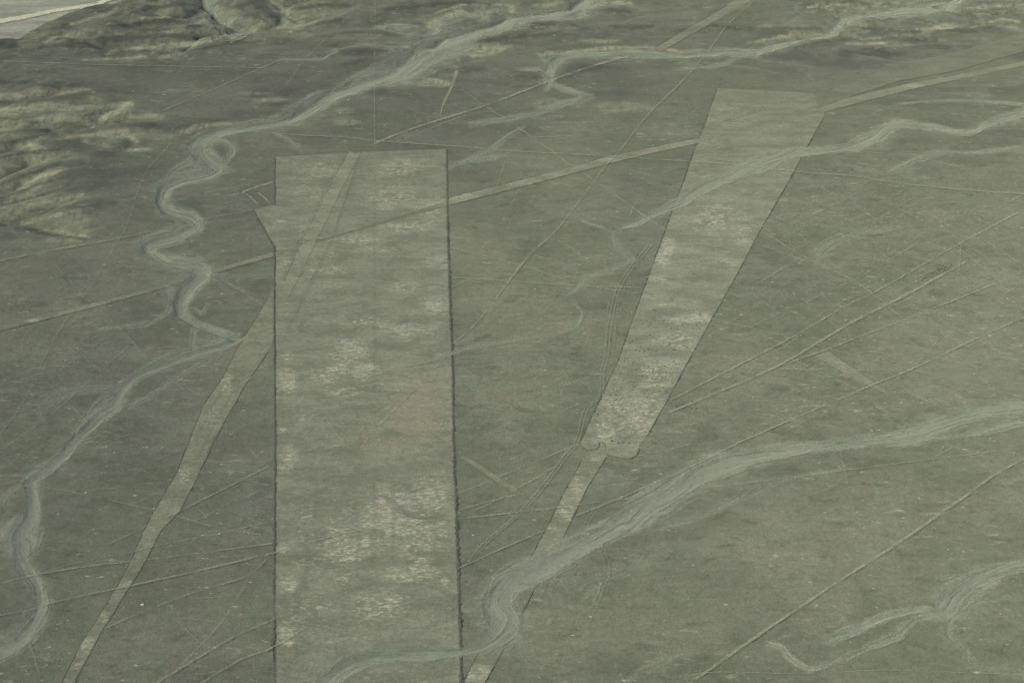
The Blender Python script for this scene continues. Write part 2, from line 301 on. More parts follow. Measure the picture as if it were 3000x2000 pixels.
# ------------------------------------------------------------------ ground tones traced as soft blots (x, y, rx, ry, strength)
PXg, PYg = proj(X, Y, H)
def blots(lst, jit=.35, sd=200):
    o = np.zeros(PXg.shape)
    nz = fbm(X/14, Y/22, 4, sd)*jit*2
    for x, y, rx, ry, s in lst:
        q = np.sqrt(((PXg-x)/rx)**2+((PYg-y)/ry)**2)
        o = np.maximum(o, s*(1-sstep(.35, 1.15, q+nz)))
    return o
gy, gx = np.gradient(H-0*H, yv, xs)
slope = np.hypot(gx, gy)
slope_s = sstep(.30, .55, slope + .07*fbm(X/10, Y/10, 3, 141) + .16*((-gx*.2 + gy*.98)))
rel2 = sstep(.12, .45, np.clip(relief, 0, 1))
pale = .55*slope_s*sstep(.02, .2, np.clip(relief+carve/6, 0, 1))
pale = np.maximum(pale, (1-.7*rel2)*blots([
 (90,225,140,25,.8),(60,270,120,28,.75),(230,260,110,22,.7),(330,268,60,10,.6),(300,305,110,18,.5),(60,320,120,14,.5),(60,360,90,22,.75),(60,400,90,24,.75),(60,440,90,24,.75),
 (130,370,60,20,.6),(90,475,90,24,.8),(150,455,60,14,.6),(120,525,110,18,.6),(160,505,60,12,.6),(30,500,60,14,.7),(200,340,60,10,.5),(150,552,70,6,.6),
 (400,118,110,6,.8),(330,115,90,6,.6),(480,90,60,12,.7),(560,70,50,12,.6),(420,55,90,10,.6),(250,135,80,6,.5),(140,80,60,10,.5),(230,40,90,10,.4),(120,98,60,6,.4),
 (720,50,60,18,.6),(680,80,50,8,.5),(760,20,40,14,.5),(790,8,40,12,.8),
 (1010,48,70,16,.9),(1080,32,60,16,.9),(1130,25,40,18,.8),(960,50,30,8,.5),(1200,20,60,10,.6),(1350,12,60,12,.6),(1420,8,60,10,.7),(1400,32,50,6,.5),(1460,25,40,10,.5),
 (1110,112,60,14,.8),(1090,125,60,8,.7),(1160,108,40,8,.6),(1300,123,60,4,.8),(1440,112,80,6,.7),(1250,128,30,8,.6),(1380,95,60,5,.5),
 (990,192,60,8,.6),(580,285,100,7,.8),(500,288,60,8,.8),(430,300,30,12,.6),(620,230,60,8,.5),(600,215,50,6,.4),(800,280,50,8,.5),(790,255,30,8,.4),
 (1820,86,60,6,.8),(1760,97,50,5,.6),(1790,60,90,5,.5),(1980,22,70,14,.8),(1940,10,60,5,.5),(2050,5,80,8,.7),(2290,15,70,7,.8),(2200,18,40,5,.6),(2140,62,60,7,.6),(2010,98,70,6,.6),(2110,80,60,5,.5),(2280,50,50,8,.5),(2230,90,50,4,.5),(2060,104,50,5,.4),(1640,118,120,5,.5),
 (1420,245,70,12,.35),(1280,238,80,12,.35),(1120,282,50,5,.5),(1690,15,40,8,.3),
 (140,60,110,30,.2),(50,1230,25,22,.7),(90,1230,8,24,.5)]))
dark = blots([
 (1140,85,90,14,.9),(1250,55,90,14,.8),(1180,100,50,10,.6),(1060,135,50,9,.8),(960,160,20,5,.5),(860,78,80,8,.7),(850,120,70,9,.8),(940,35,100,16,.6),(560,20,120,20,.6),(1350,80,120,16,.6),(1380,30,60,6,.7),
 (1060,160,60,10,.7),(1230,170,60,12,.5),(1340,160,60,14,.5),(1240,200,60,7,.5),(1400,215,90,10,.4),(880,165,60,6,.7),(620,215,60,10,.5),(640,240,40,8,.7),(860,210,100,12,.5),(820,260,60,12,.5),
 (300,30,120,14,.7),(350,70,90,10,.7),(300,100,120,8,.8),(480,65,40,8,.6),(600,30,50,10,.6),(270,125,60,7,.8),(130,110,60,8,.7),(30,100,30,12,.8),(100,65,70,8,.5),(560,95,120,8,.6),
 (150,195,140,10,.7),(140,228,60,6,.6),(170,330,70,16,.85),(220,350,60,10,.8),(130,330,50,10,.6),(310,288,60,8,.8),(180,395,70,12,.7),(150,430,60,12,.7),(240,400,90,30,.45),(220,480,100,16,.5),(180,520,60,8,.6),(40,520,50,6,.7),(80,545,110,7,.5),
 (2040,45,90,8,.95),(2100,52,70,5,.8),(2010,75,90,8,.9),(1860,70,70,9,.7),(1900,92,70,7,.7),(1750,70,90,12,.4),(2080,92,90,10,.7),(2260,70,80,9,.7),(2200,92,60,6,.8),(2000,122,90,12,.8),(1980,145,120,14,.5),(1830,130,90,14,.5),(2100,8,60,5,.6),(1960,4,60,4,.8),(2050,12,50,4,.5),(2300,32,60,5,.7),(2150,108,70,7,.7),
 (600,260,100,10,.3),(720,220,60,10,.4),(700,320,90,14,.35),(570,440,50,26,.45),(430,475,50,26,.4),(420,560,60,20,.4),(480,720,40,26,.4),(400,720,40,12,.3),(1480,680,30,60,.25),(1100,400,80,30,.3),
 (500,350,25,9,.5)], sd=300)
dark = np.clip(dark*.85 + .34*sstep(560, 160, PYg) + .3*sstep(.1,.7, fbm(X/70, Y/28, 4, 411))*sstep(520, 150, PYg), 0, 1)
green = blots([(2352,1560,420,190,.9),(0,1560,330,170,.7),(2352,1380,260,120,.5),(1176,1568,500,90,.25),(2200,1450,260,120,.5),(60,1400,160,160,.4)], .2, 500)  # greener towards the bottom corners
green = np.maximum(green, .55*blots([(460,380,90,70,.8),(430,560,110,60,.8),(440,740,70,50,.9),(290,890,70,30,.6),(1420,570,70,60,.5),(2100,1000,120,40,.7),(1150,1440,90,60,.7),(80,1180,60,60,.6),(900,1500,200,30,.6),(1930,560,90,40,.7),(1950,80,60,30,.5)], .2, 600))
warm = blots([(1180,760,160,150,.75),(1200,900,160,120,.8),(1120,640,90,120,.6),(1900,1250,260,140,.55),(1500,1450,260,100,.6),(1250,1480,140,90,.5),(2150,800,240,160,.35),(500,1350,140,140,.35),(1850,450,160,90,.3),(1300,440,160,60,.3),(1180,880,120,60,.55),(950,950,120,110,.5),(1700,1400,300,120,.35),(1100,850,90,70,.4),(1100,700,80,80,.3),(2050,1150,160,60,.3),(1850,900,150,60,.15)], .3, 700)
pale = np.clip(np.maximum(pale, .55*veins), 0, 1)
crest_shade = stroke_field(CREST_SHADE, PXg, PYg, 1.5, 1003); flank_c = stroke_field(FLANK, PXg, PYg, 1.6, 1004)
pale = np.maximum(pale*(1-.85*crest_shade), .95*flank_c*(1-.6*crest_shade))
dark = np.maximum(dark*(1-.9*flank_c)*(1-.45*rel2), (.78-.18*sstep(700, 400, PXg)*sstep(150, 220, PYg))*crest_shade)
dark = np.maximum(dark, .4*np.clip(relief*1.5, 0, 1)*(1-slope_s)*(1-sstep(.2, .6, blots([(90,300,170,60,1),(60,420,120,90,1)], .2))) * sstep(-.9,.0, fbm(X/50, Y/30, 3, 612))*(1-flank_c))
riverm = rp

def tri_height(x, y):
    """height of the ground surface exactly as it is triangulated"""
    x = np.asarray(x, float); y = np.asarray(y, float)
    i = np.clip(np.searchsorted(xs, x, side='right')-1, 0, NX-2); j = np.clip(np.searchsorted(yv, y, side='right')-1, 0, NY-2)
    fx = (x-xs[i])/(xs[i+1]-xs[i]); fy = (y-yv[j])/(yv[j+1]-yv[j])
    a = H[j, i]; b = H[j, i+1]; c = H[j+1, i]; d = H[j+1, i+1]
    up = fy > fx            # triangles a-b-d and a-d-c
    return np.where(up, a+(d-c)*fx+(c-a)*fy, a+(b-a)*fx+(d-b)*fy)
def ground_at(x, y):
    X_, Y_ = at(x, y, 0.0)
    for _ in range(6):
        z = tri_height(X_, Y_); X2, Y2 = at(x, y, z)
        X_ = .4*X_+.6*X2; Y_ = .4*Y_+.6*Y2
    return X_, Y_

# ------------------------------------------------------------------ node helpers
class NG:
    def __init__(s, name):
        s.m = bpy.data.materials.new(name); s.m.use_nodes = True; s.t = s.m.node_tree
        s.t.nodes.clear(); s.out = s.t.nodes.new('ShaderNodeOutputMaterial')
    def put(s, sock, v):
        if isinstance(v, (int, float)): sock.default_value = v
        elif isinstance(v, tuple): sock.default_value = v if len(v) == len(sock.default_value) else (*v, 1)
        else: s.t.links.new(v, sock)
    def math(s, op, a, b=0.0, c=None, clamp=False):
        n = s.t.nodes.new('ShaderNodeMath'); n.operation = op; n.use_clamp = clamp
        s.put(n.inputs[0], a); s.put(n.inputs[1], b)
        if c is not None: s.put(n.inputs[2], c)
        return n.outputs[0]
    def mix(s, f, a, b, mode='MIX'):
        n = s.t.nodes.new('ShaderNodeMix'); n.data_type = 'RGBA'; n.blend_type = mode
        s.put(n.inputs[0], f); s.put(n.inputs[6], a); s.put(n.inputs[7], b); return n.outputs[2]
    def pos(s):
        n = s.t.nodes.new('ShaderNodeNewGeometry'); return n.outputs['Position']
    def uv(s):
        n = s.t.nodes.new('ShaderNodeUVMap'); n.uv_map = 'UVMap'; return n.outputs[0]
    def scl(s, v, sc_, rot=0.0, loc=(0,0,0)):
        n = s.t.nodes.new('ShaderNodeMapping'); n.inputs['Scale'].default_value = sc_
        n.inputs['Rotation'].default_value = (0, 0, rot); n.inputs['Location'].default_value = loc
        s.t.links.new(v, n.inputs[0]); return n.outputs[0]
    def noise(s, v, scale=1.0, det=3.0, rough=.55, dist=0.0):
        n = s.t.nodes.new('ShaderNodeTexNoise'); n.inputs['Scale'].default_value = scale
        n.inputs['Detail'].default_value = det; n.inputs['Roughness'].default_value = rough
        n.inputs['Distortion'].default_value = dist; s.t.links.new(v, n.inputs['Vector']); return n.outputs[0]
    def rng(s, v, a, b, c=0.0, d=1.0, smooth=True):
        n = s.t.nodes.new('ShaderNodeMapRange'); n.interpolation_type = 'SMOOTHSTEP' if smooth else 'LINEAR'
        s.put(n.inputs[0], v)
        for k, q in zip((1,2,3,4), (a,b,c,d)): n.inputs[k].default_value = q
        return n.outputs[0]
    def attr(s, name):
        n = s.t.nodes.new('ShaderNodeAttribute'); n.attribute_name = name; return n
    def sep(s, v):
        n = s.t.nodes.new('ShaderNodeSeparateXYZ'); s.t.links.new(v, n.inputs[0]); return n.outputs
    def sepc(s, v):
        n = s.t.nodes.new('ShaderNodeSeparateColor'); s.t.links.new(v, n.inputs[0]); return n.outputs
    def finish(s, colr, alpha=None, bump=None, bs=.4, bd=.3):
        if alpha is not None:
            # lighter colour where the sheet thins, painted in to offset its own cast shadow
            k = s.math('MULTIPLY', s.math('SUBTRACT', 1.0, alpha), .80)
            colr = s.mix(k, colr, s.mix(1.0, colr, (.150, .156, .118), 'ADD'))
        d = s.t.nodes.new('ShaderNodeBsdfDiffuse'); d.inputs['Roughness'].default_value = .8
        s.put(d.inputs[0], colr)
        if bump is not None:
            b = s.t.nodes.new('ShaderNodeBump'); b.inputs['Strength'].default_value = bs; b.inputs['Distance'].default_value = bd
            s.t.links.new(bump, b.inputs['Height']); s.t.links.new(b.outputs[0], d.inputs['Normal'])
        o = d.outputs[0]
        if alpha is not None:
            tr = s.t.nodes.new('ShaderNodeBsdfTransparent'); mx = s.t.nodes.new('ShaderNodeMixShader')
            s.put(mx.inputs[0], alpha); s.t.links.new(tr.outputs[0], mx.inputs[1]); s.t.links.new(o, mx.inputs[2]); o = mx.outputs[0]
        s.t.links.new(o, s.out.inputs[0]); return s.m
def hexc(r, g_, b):
    f = lambda c: ((c/255+.055)/1.055)**2.4 if c > 10 else c/255/12.92
    return (f(r), f(g_), f(b))

# colour of the stones and soils (albedo)
K = 1.0
C_DARK  = (.115, .124, .096); C_MID = (.147, .156, .124); C_WARM = (.194, .200, .149)
C_PALE  = (.268, .276, .198); C_GREEN = (.120, .145, .102); C_VARN_SHADE = (.076, .079, .072)  # the varnish tone also paints the ridge shade
C_WASH  = (.170, .200, .163); C_WASHE = (.238, .256, .200); C_CLEAR = (.188, .203, .155)
C_BRIGHT = (.40, .395, .305); C_RIVER = (.33, .335, .27); C_LINE = (.245, .262, .195)

def grain(n, P):
    """stone-size grain, two sizes: contrast factor around 1"""
    a = n.noise(P, .95, 3, .7); b = n.noise(P, .33, 2, .6)
    return n.math('ADD', n.rng(a, .3, .7, .80, 1.20, False), n.rng(b, .3, .7, -.07, .07, False)), a
def ground_mat():
    n = NG('desert pavement'); P = n.pos()
    n1 = n.noise(P, .0075, 5, .6)
    n2 = n.noise(n.scl(P, (.022, .040, .05), .12), 1, 7, .60, .8)
    n3 = n.noise(n.scl(P, (.10, .19, .1), -.1), 1, 6, .65)
    c = n.mix(n.rng(n2, .34, .66), C_DARK, C_MID)
    c = n.mix(n.rng(n1, .40, .68, 0, .55), c, C_WARM)
    c = n.mix(n.rng(n.noise(P, .011, 3, .5), .46, .62, 0, .38), c, C_GREEN)
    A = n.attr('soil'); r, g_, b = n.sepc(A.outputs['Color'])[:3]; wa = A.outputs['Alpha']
    B = n.attr('soil_more'); rv, wm = n.sepc(B.outputs['Color'])[:2]
    c = n.mix(n.math('MULTIPLY', g_, .75), c, C_GREEN)
    c = n.mix(n.math('MULTIPLY', wa, .65), c, C_WARM)
    c = n.mix(n.math('MULTIPLY', b, n.rng(n3, .3, .6, .70, 1.0)), c, C_VARN_SHADE)
    pm = n.math('MULTIPLY', r, n.rng(n3, .25, .62, .45, 1.05), clamp=True)
    rl = n.noise(n.scl(P, (.30, .05, .2), -.25), 1, 5, .68, .4)      # rills running down the bare flanks
    pm = n.math('MULTIPLY', pm, n.rng(rl, .34, .56, .50, 1.05), clamp=True)
    c = n.mix(pm, c, C_PALE)
    c = n.mix(n.math('MULTIPLY', n.math('MULTIPLY', r, n.rng(rl, .44, .36)), .40), c, C_VARN_SHADE)
    c = n.mix(n.math('MULTIPLY', wm, n.rng(n3, .3, .65, .3, 1.0)), c, (.184, .208, .162))
    dn = n.noise(n.scl(P, (.0065, .014, .01), .25), 1, 5, .5, .5)
    dr = n.rng(n.math('ABSOLUTE', n.math('SUBTRACT', dn, .5)), .0, .022, 1, 0)
    dr = n.math('MULTIPLY', dr, n.rng(n.noise(P, .009, 3, .5), .42, .6, 0, .5))
    c = n.mix(dr, c, (.165, .190, .148))
    # scattered pale scars and flecks
    f = n.math('MULTIPLY', n.rng(n.noise(n.scl(P, (.09, .30, .2), .08), 1, 5, .65, .8), .57, .68), n.rng(n.noise(P, .018, 3, .55), .46, .62))
    c = n.mix(n.math('MULTIPLY', f, .36), c, C_BRIGHT)
    dk = n.math('MULTIPLY', n.rng(n.noise(n.scl(P, (.058, .105, .2), .25, (7,3,0)), 1, 6, .65, .5), .53, .70), .48)
    c = n.mix(dk, c, tuple(v*.72 for v in C_DARK))
    f2 = n.rng(n.noise(n.scl(P, (.22, .5, .3)), 1, 2, .5), .70, .76)
    c = n.mix(n.math('MULTIPLY', f2, .75), c, C_BRIGHT)
    # low river plain
    st = n.noise(n.scl(P, (.010, .07, .05), -.45), 1, 6, .65)
    c = n.mix(rv, c, n.mix(n.rng(st, .40, .60), (.23, .238, .20), C_RIVER))
    hv = n.noise(P, .05, 4, .6); c = n.mix(n.rng(hv, .35, .65, 0, .30), c, n.mix(1.0, c, (.90, 1.02, .98), 'MULTIPLY')); c = n.mix(n.rng(n.noise(P, .07, 3, .6), .5, .7, 0, .6), c, n.mix(1.0, c, (1.04, .97, 1.03), 'MULTIPLY'))
    k, a = grain(n, P)
    k = n.math('MULTIPLY', k, n.rng(n3, .3, .7, .90, 1.10, False))
    c = n.mix(1.0, c, n_comb(n, k), 'MULTIPLY')
    return n.finish(c, None, a, .55, .5)
def n_comb(n, k):
    q = n.t.nodes.new('ShaderNodeCombineXYZ')
    for i in range(3): n.t.links.new(k, q.inputs[i])
    return q.outputs[0]
def clear_mat(name, base, pstr=1.0):
    n = NG(name); P = n.pos()
    A = n.attr('tone'); r, g_, b = n.sepc(A.outputs['Color'])[:3]; al = A.outputs['Alpha']
    n2 = n.noise(n.scl(P, (.03, .085, .05), .05), 1, 6, .62, .5)
    n3 = n.noise(n.scl(P, (.16, .50, .2), .06), 1, 6, .68, 1.2)
    n4 = n.noise(n.scl(P, (.32, .30, .2)), 1, 4, .65)
    c = n.mix(n.rng(n2, .32, .68), tuple(v*.80 for v in base), tuple(v*1.08 for v in base))
    c = n.mix(n.math('MULTIPLY', b, .8), c, (.225, .205, .155))
    pm = n.math('MULTIPLY', n.rng(n3, .45, .56), n.math('ADD', n.math('MULTIPLY', r, 1.35), .12), clamp=True)
    n5 = n.noise(n.scl(P, (.30, .85, .3), .1, (3,9,0)), 1, 6, .75, .8)
    pm = n.math('MULTIPLY', pm, n.rng(n5, .46, .56, .06, 1))
    pf = n.math('MULTIPLY', n.rng(n5, .60, .64), n.rng(n3, .42, .55, .1, .8))
    pm = n.math('MAXIMUM', pm, pf)
    c = n.mix(n.math('MULTIPLY', pm, pstr), c, C_BRIGHT)
    c = n.mix(n.math('MULTIPLY', n.math('MULTIPLY', r, r), .16), c, C_BRIGHT)
    c = n.mix(n.math('MULTIPLY', g_, n.rng(n4, .2, .6, .55, .95)), c, (.135, .137, .115))
    k, a = grain(n, P)
    c = n.mix(1.0, c, n_comb(n, k), 'MULTIPLY')
    ed = n.math('ADD', n.sep(n.uv())[1], n.math('MULTIPLY', n.math('SUBTRACT', n.noise(n.scl(P, (.22, .22, 1)), 1, 5, .7), .58), 3.4))
    dcr = n.rng(n.noise(n.scl(P, (.05, .09, .1), .4, (1,5,0)), 1, 6, .68, .9), .51, .66, 0, .72)
    c = n.mix(dcr, c, tuple(v*.74 for v in base))
    c = n.mix(al, n.mix(1.0, (.127, .137, .108), n_comb(n, n.math('MULTIPLY', k, n.rng(n2, .3, .7, .88, 1.12, False))), 'MULTIPLY'), c)   # half cleared: the old pavement colour shows
    return n.finish(c, n.math('MULTIPLY', n.rng(al, 0, .25), n.rng(ed, -.7, .9)), a, .5, .4)
def speckle(n, P, alpha, amt):
    """gravel cover breaks up grain by grain instead of fading like a film"""
    f = n.noise(n.scl(P, (.75, .62, .7), .3, (4,8,0)), 1, 4, .75)
    hard = n.rng(n.math('ADD', alpha, n.math('MULTIPLY', n.math('SUBTRACT', f, .5), 2.2)), .28, .72)
    hard = n.math('MULTIPLY', hard, n.rng(alpha, .02, .15))
    return n.math('ADD', n.math('MULTIPLY', hard, amt), n.math('MULTIPLY', alpha, 1-amt))
def wash_mat():
    n = NG('silt and gravel of the dry watercourse'); P = n.pos(); U = n.uv(); s = n.sep(U)
    A = n.attr('tone'); hw = n.math('MULTIPLY', n.sepc(A.outputs['Color'])[0], 20.0); al = A.outputs['Alpha']
    mw = n.math('MULTIPLY', n.math('SUBTRACT', n.noise(n.scl(P, (.022, .022, 1)), 1, 3, .5), .5), 14.0)   # strands wander
    vm = n.math('ADD', n.math('MULTIPLY', s[1], hw), mw)
    q = n.t.nodes.new('ShaderNodeCombineXYZ'); n.t.links.new(s[0], q.inputs[0]); n.t.links.new(vm, q.inputs[1])
    st = n.noise(n.scl(q.outputs[0], (.016, .27, 1)), 1, 6, .66, .5)
    st2 = n.noise(n.scl(q.outputs[0], (.022, .62, 1), 0, (3,7,0)), 1, 4, .6, .2)
    av = n.math('ABSOLUTE', s[1])
    c = n.mix(n.math('MULTIPLY', n.rng(st, .40, .62), n.rng(av, .0, .55, .45, 1)), C_WASH, C_WASHE)
    c = n.mix(n.rng(st2, .53, .66, 0, .42), c, (.31, .32, .25))
    c = n.mix(n.rng(st2, .47, .34, 0, .40), c, (.13, .148, .118))
    k, a = grain(n, P); c = n.mix(1.0, c, n_comb(n, k), 'MULTIPLY')
    e = n.math('ADD', av, n.math('MULTIPLY', n.math('SUBTRACT', n.noise(n.scl(P, (.030, .042, 1)), 1, 6, .62), .5), 1.7))
    alpha = n.math('MULTIPLY', n.rng(e, .12, .90, 1, 0), n.rng(st, .32, .52, .30, 1.0))
    alpha = n.math('MULTIPLY', alpha, n.rng(av, .70, 1.0, 1, 0))
    alpha = n.math('MULTIPLY', alpha, al)
    return n.finish(c, speckle(n, P, alpha, .38), a, .4, .3)
def line_mat(name, colr, rim, soft=.55, contrast=1.0, rimcol=(.098, .10, .086)):
    n = NG(name); P = n.pos(); U = n.uv(); s = n.sep(U)
    A = n.attr('tone'); al = A.outputs['Alpha']
    nz = n.noise(n.scl(P, (.05, .07, 1)), 1, 5, .7); nf = n.noise(n.scl(P, (.42, .60, 1)), 1, 4, .65)
    nw = n.noise(n.scl(P, (.13, .17, 1), 0, (9,2,0)), 1, 3, .6)
    v = n.math('ADD', s[1], n.math('MULTIPLY', n.math('SUBTRACT', nw, .5), .9)); av = n.math('ABSOLUTE', v)
    c = n.mix(n.rng(nf, .3, .72, 0, 1), tuple(q*.80 for q in colr), tuple(min(q*1.22, .6) for q in colr))
    core = n.rng(n.math('ADD', av, n.math('MULTIPLY', n.math('SUBTRACT', nf, .5), .8)), soft, .95, 1, 0)
    core = n.math('MULTIPLY', core, n.rng(nz, .34, .60, 1-.85*contrast, 1))
    if rim:
        q = n.math('ADD', v, n.math('MULTIPLY', n.math('SUBTRACT', nf, .5), .5))
        rm = n.math('MULTIPLY', n.rng(q, .35, .62), n.rng(q, 1.0, .80))
        rm = n.math('MULTIPLY', rm, n.rng(nz, .40, .62, .05, rim))
        core = n.math('MULTIPLY', core, n.rng(q, .66, .38))
        c = n.mix(n.rng(q, .42, .56), c, rimcol)
        core = n.math('MAXIMUM', core, rm)
    core = n.math('MULTIPLY', core, n.rng(n.math('ABSOLUTE', s[1]), .8, 1.0, 1, 0))
    k, a = grain(n, P); c = n.mix(1.0, c, n_comb(n, k), 'MULTIPLY')
    return n.finish(c, speckle(n, P, n.math('MULTIPLY', core, al), .40), a, .3, .3)
def stone_mat(name, a_, b_):
    n = NG(name); P = n.pos()
    c = n.mix(n.rng(n.noise(P, 1.3, 3, .6), .3, .7), a_, b_)
    return n.finish(c, None, n.noise(P, 2.5, 3, .6), .5, .3)
M_ground = ground_mat()
M_clear = clear_mat('cleared pale soil', C_CLEAR)
M_strip = clear_mat('cleared soil of a narrow strip', (.186, .200, .150), .9)
M_floor = clear_mat('paler raked soil', (.208, .223, .170), .9)
M_band = clear_mat('thinly cleared soil', (.160, .174, .132), .7)
M_wash = wash_mat()
M_line = line_mat('scraped pale line', C_LINE, 0, .25)
M_liner = line_mat('scraped pale line with a stone rim', C_LINE, .22, .4)
M_bright = line_mat('bright scraped line', (.37, .365, .275), 0, .2)
M_pale = line_mat('pale river sand', (.50, .49, .38), 0, .55, .3)
M_dust = line_mat('trodden dust', (.235, .25, .19), 0, .15, .8)
M_stone = stone_mat('dark varnished stones', (.070, .073, .066), (.125, .126, .108))
M_stone2 = stone_mat('grey brown stones', (.110, .113, .095), (.165, .168, .135))
M_dim2 = line_mat('loose dark stones', (.095, .098, .082), 0, .15, .6)
M_dim = line_mat('thin row of dull stones', (.118, .124, .098), 0, .2, .7)
M_rock = stone_mat('heap of dark rocks', (.070, .074, .062), (.11, .115, .095))
M_chalk = stone_mat('white gravel', (.55, .53, .45), (.7, .68, .6))

# ------------------------------------------------------------------ mesh helpers
def mesh_obj(name, V, F, mat, parent=None, uv=None, tone=None, smooth=True):
    V = np.asarray(V, np.float32); F = np.asarray(F, np.int32); n = F.shape[1]
    me = bpy.data.meshes.new(name)
    me.vertices.add(len(V)); me.vertices.foreach_set('co', V.ravel())
    me.loops.add(F.size); me.loops.foreach_set('vertex_index', F.ravel())
    me.polygons.add(len(F)); me.polygons.foreach_set('loop_start', np.arange(0, F.size, n, dtype=np.int32))
    me.polygons.foreach_set('loop_total', np.full(len(F), n, np.int32))
    me.update(calc_edges=True)
    me.polygons.foreach_set('use_smooth', np.full(len(F), smooth))
    if uv is not None:
        l = me.uv_layers.new(name='UVMap'); l.data.foreach_set('uv', np.asarray(uv, np.float32)[F.ravel()].ravel())
    if tone is not None:
        for nm, t in (tone.items() if isinstance(tone, dict) else [('tone', tone)]):
            c = me.color_attributes.new(nm, 'FLOAT_COLOR', 'POINT'); c.data.foreach_set('color', np.asarray(t, np.float32).ravel())
    me.materials.append(mat)
    o = bpy.data.objects.new(name, me); col.objects.link(o)
    if parent: o.parent = parent; o.matrix_parent_inverse = parent.matrix_world.inverted() if False else o.matrix_parent_inverse
    return o
def tag(o, label=None, cat=None, group=None, kind=None):
    if label: o['label'] = label
    if cat: o['category'] = cat
    if group: o['group'] = group
    if kind: o['kind'] = kind
    return o
LAYER = {'n': 0}
def lift(base):
    LAYER['n'] += 1; return base + .004*LAYER['n']
def catmull(p, step=3.0, linear=False):
    p = np.asarray(p, float); out = []
    for i in range(len(p)-1):
        a = p[max(i-1,0)]; b = p[i]; c = p[i+1]; d = p[min(i+2, len(p)-1)]
        k = max(1, int(math.hypot(*(c[:2]-b[:2]))/step))
        for t in np.arange(k)/k:
            if linear: out.append(b*(1-t)+c*t)
            else: out.append(.5*((2*b)+(-a+c)*t+(2*a-5*b+4*c-d)*t*t+(-a+3*b-3*c+d)*t**3))
    out.append(p[-1]); return np.array(out)
def sheet_from_rows(L, R, name, mat, z, parent=None, alpha=None, tonef=None, across=2.4, origin=(0,0)):
    """L, R: traced left/right edge points (n x 2); lays a sheet on the ground between them"""
    lx, ly = ground_at(L[:,0], L[:,1]); rx, ry = ground_at(R[:,0], R[:,1])
    wid = np.hypot(rx-lx, ry-ly); nc = int(max(2, min(90, math.ceil(wid.max()/across)+1)))
    t = np.linspace(0, 1, nc)[None, :]
    VX = lx[:,None]*(1-t)+rx[:,None]*t; VY = ly[:,None]*(1-t)+ry[:,None]*t
    VZ = tri_height(VX, VY)+z
    cx = (lx+rx)/2; cy = (ly+ry)/2
    arc = np.concatenate([[0], np.cumsum(np.hypot(np.diff(cx), np.diff(cy)))])
    U = np.repeat(arc[:,None], nc, 1); Vv = np.repeat(t*2-1, len(L), 0)
    if mat in (M_clear, M_strip, M_band, M_floor): Vv = np.minimum(t, 1-t)*wid[:,None]      # metres in from the nearer side
    nr = len(L); idx = np.arange(nr*nc).reshape(nr, nc)
    F = np.stack([idx[:-1,:-1], idx[1:,:-1], idx[1:,1:], idx[:-1,1:]], -1).reshape(-1, 4)
    px, py = proj(VX, VY, VZ)
    tone = np.zeros((nr, nc, 4)); tone[...,3] = 1 if alpha is None else np.asarray(alpha)[:,None]
    if tonef: tonef(px, py, VX, VY, tone, Vv)
    V = np.stack([VX-origin[0], VY-origin[1], VZ], -1).reshape(-1, 3)
    # face upward whichever way the rows run
    a, b, c = V[F[0,0]], V[F[0,1]], V[F[0,2]]
    if np.cross(b-a, c-a)[2] < 0: F = F[:, ::-1]
    return mesh_obj(name, V, F, mat, parent, np.stack([U, Vv], -1).reshape(-1, 2), tone.reshape(-1, 4))
def stroke(pts, name, mat, z, parent=None, w=None, smooth=True, tonef=None, step=3.0, origin=(0,0), offset=0.0):
    P = [list(p)+[w]*(3-len(p)) if len(p) < 3 else list(p) for p in pts]
    P = [p+[1.0]*(4-len(p)) for p in P]
    C = catmull(P, step, not smooth)
    d = np.gradient(C[:,:2], axis=0); d /= np.maximum(np.hypot(d[:,0], d[:,1]), 1e-6)[:,None]
    N = np.stack([-d[:,1], d[:,0]], 1)
    if N[:,1].mean() < 0 : N = -N          # v = +1 is the lower side
    c = C[:,:2] + N*offset
    hw = np.maximum(C[:,2:3], .5)/2
    al = np.clip(C[:,3], 0, 1)
    return sheet_from_rows(c-N*hw, c+N*hw, name, mat, z, parent, al, tonef, origin=origin)

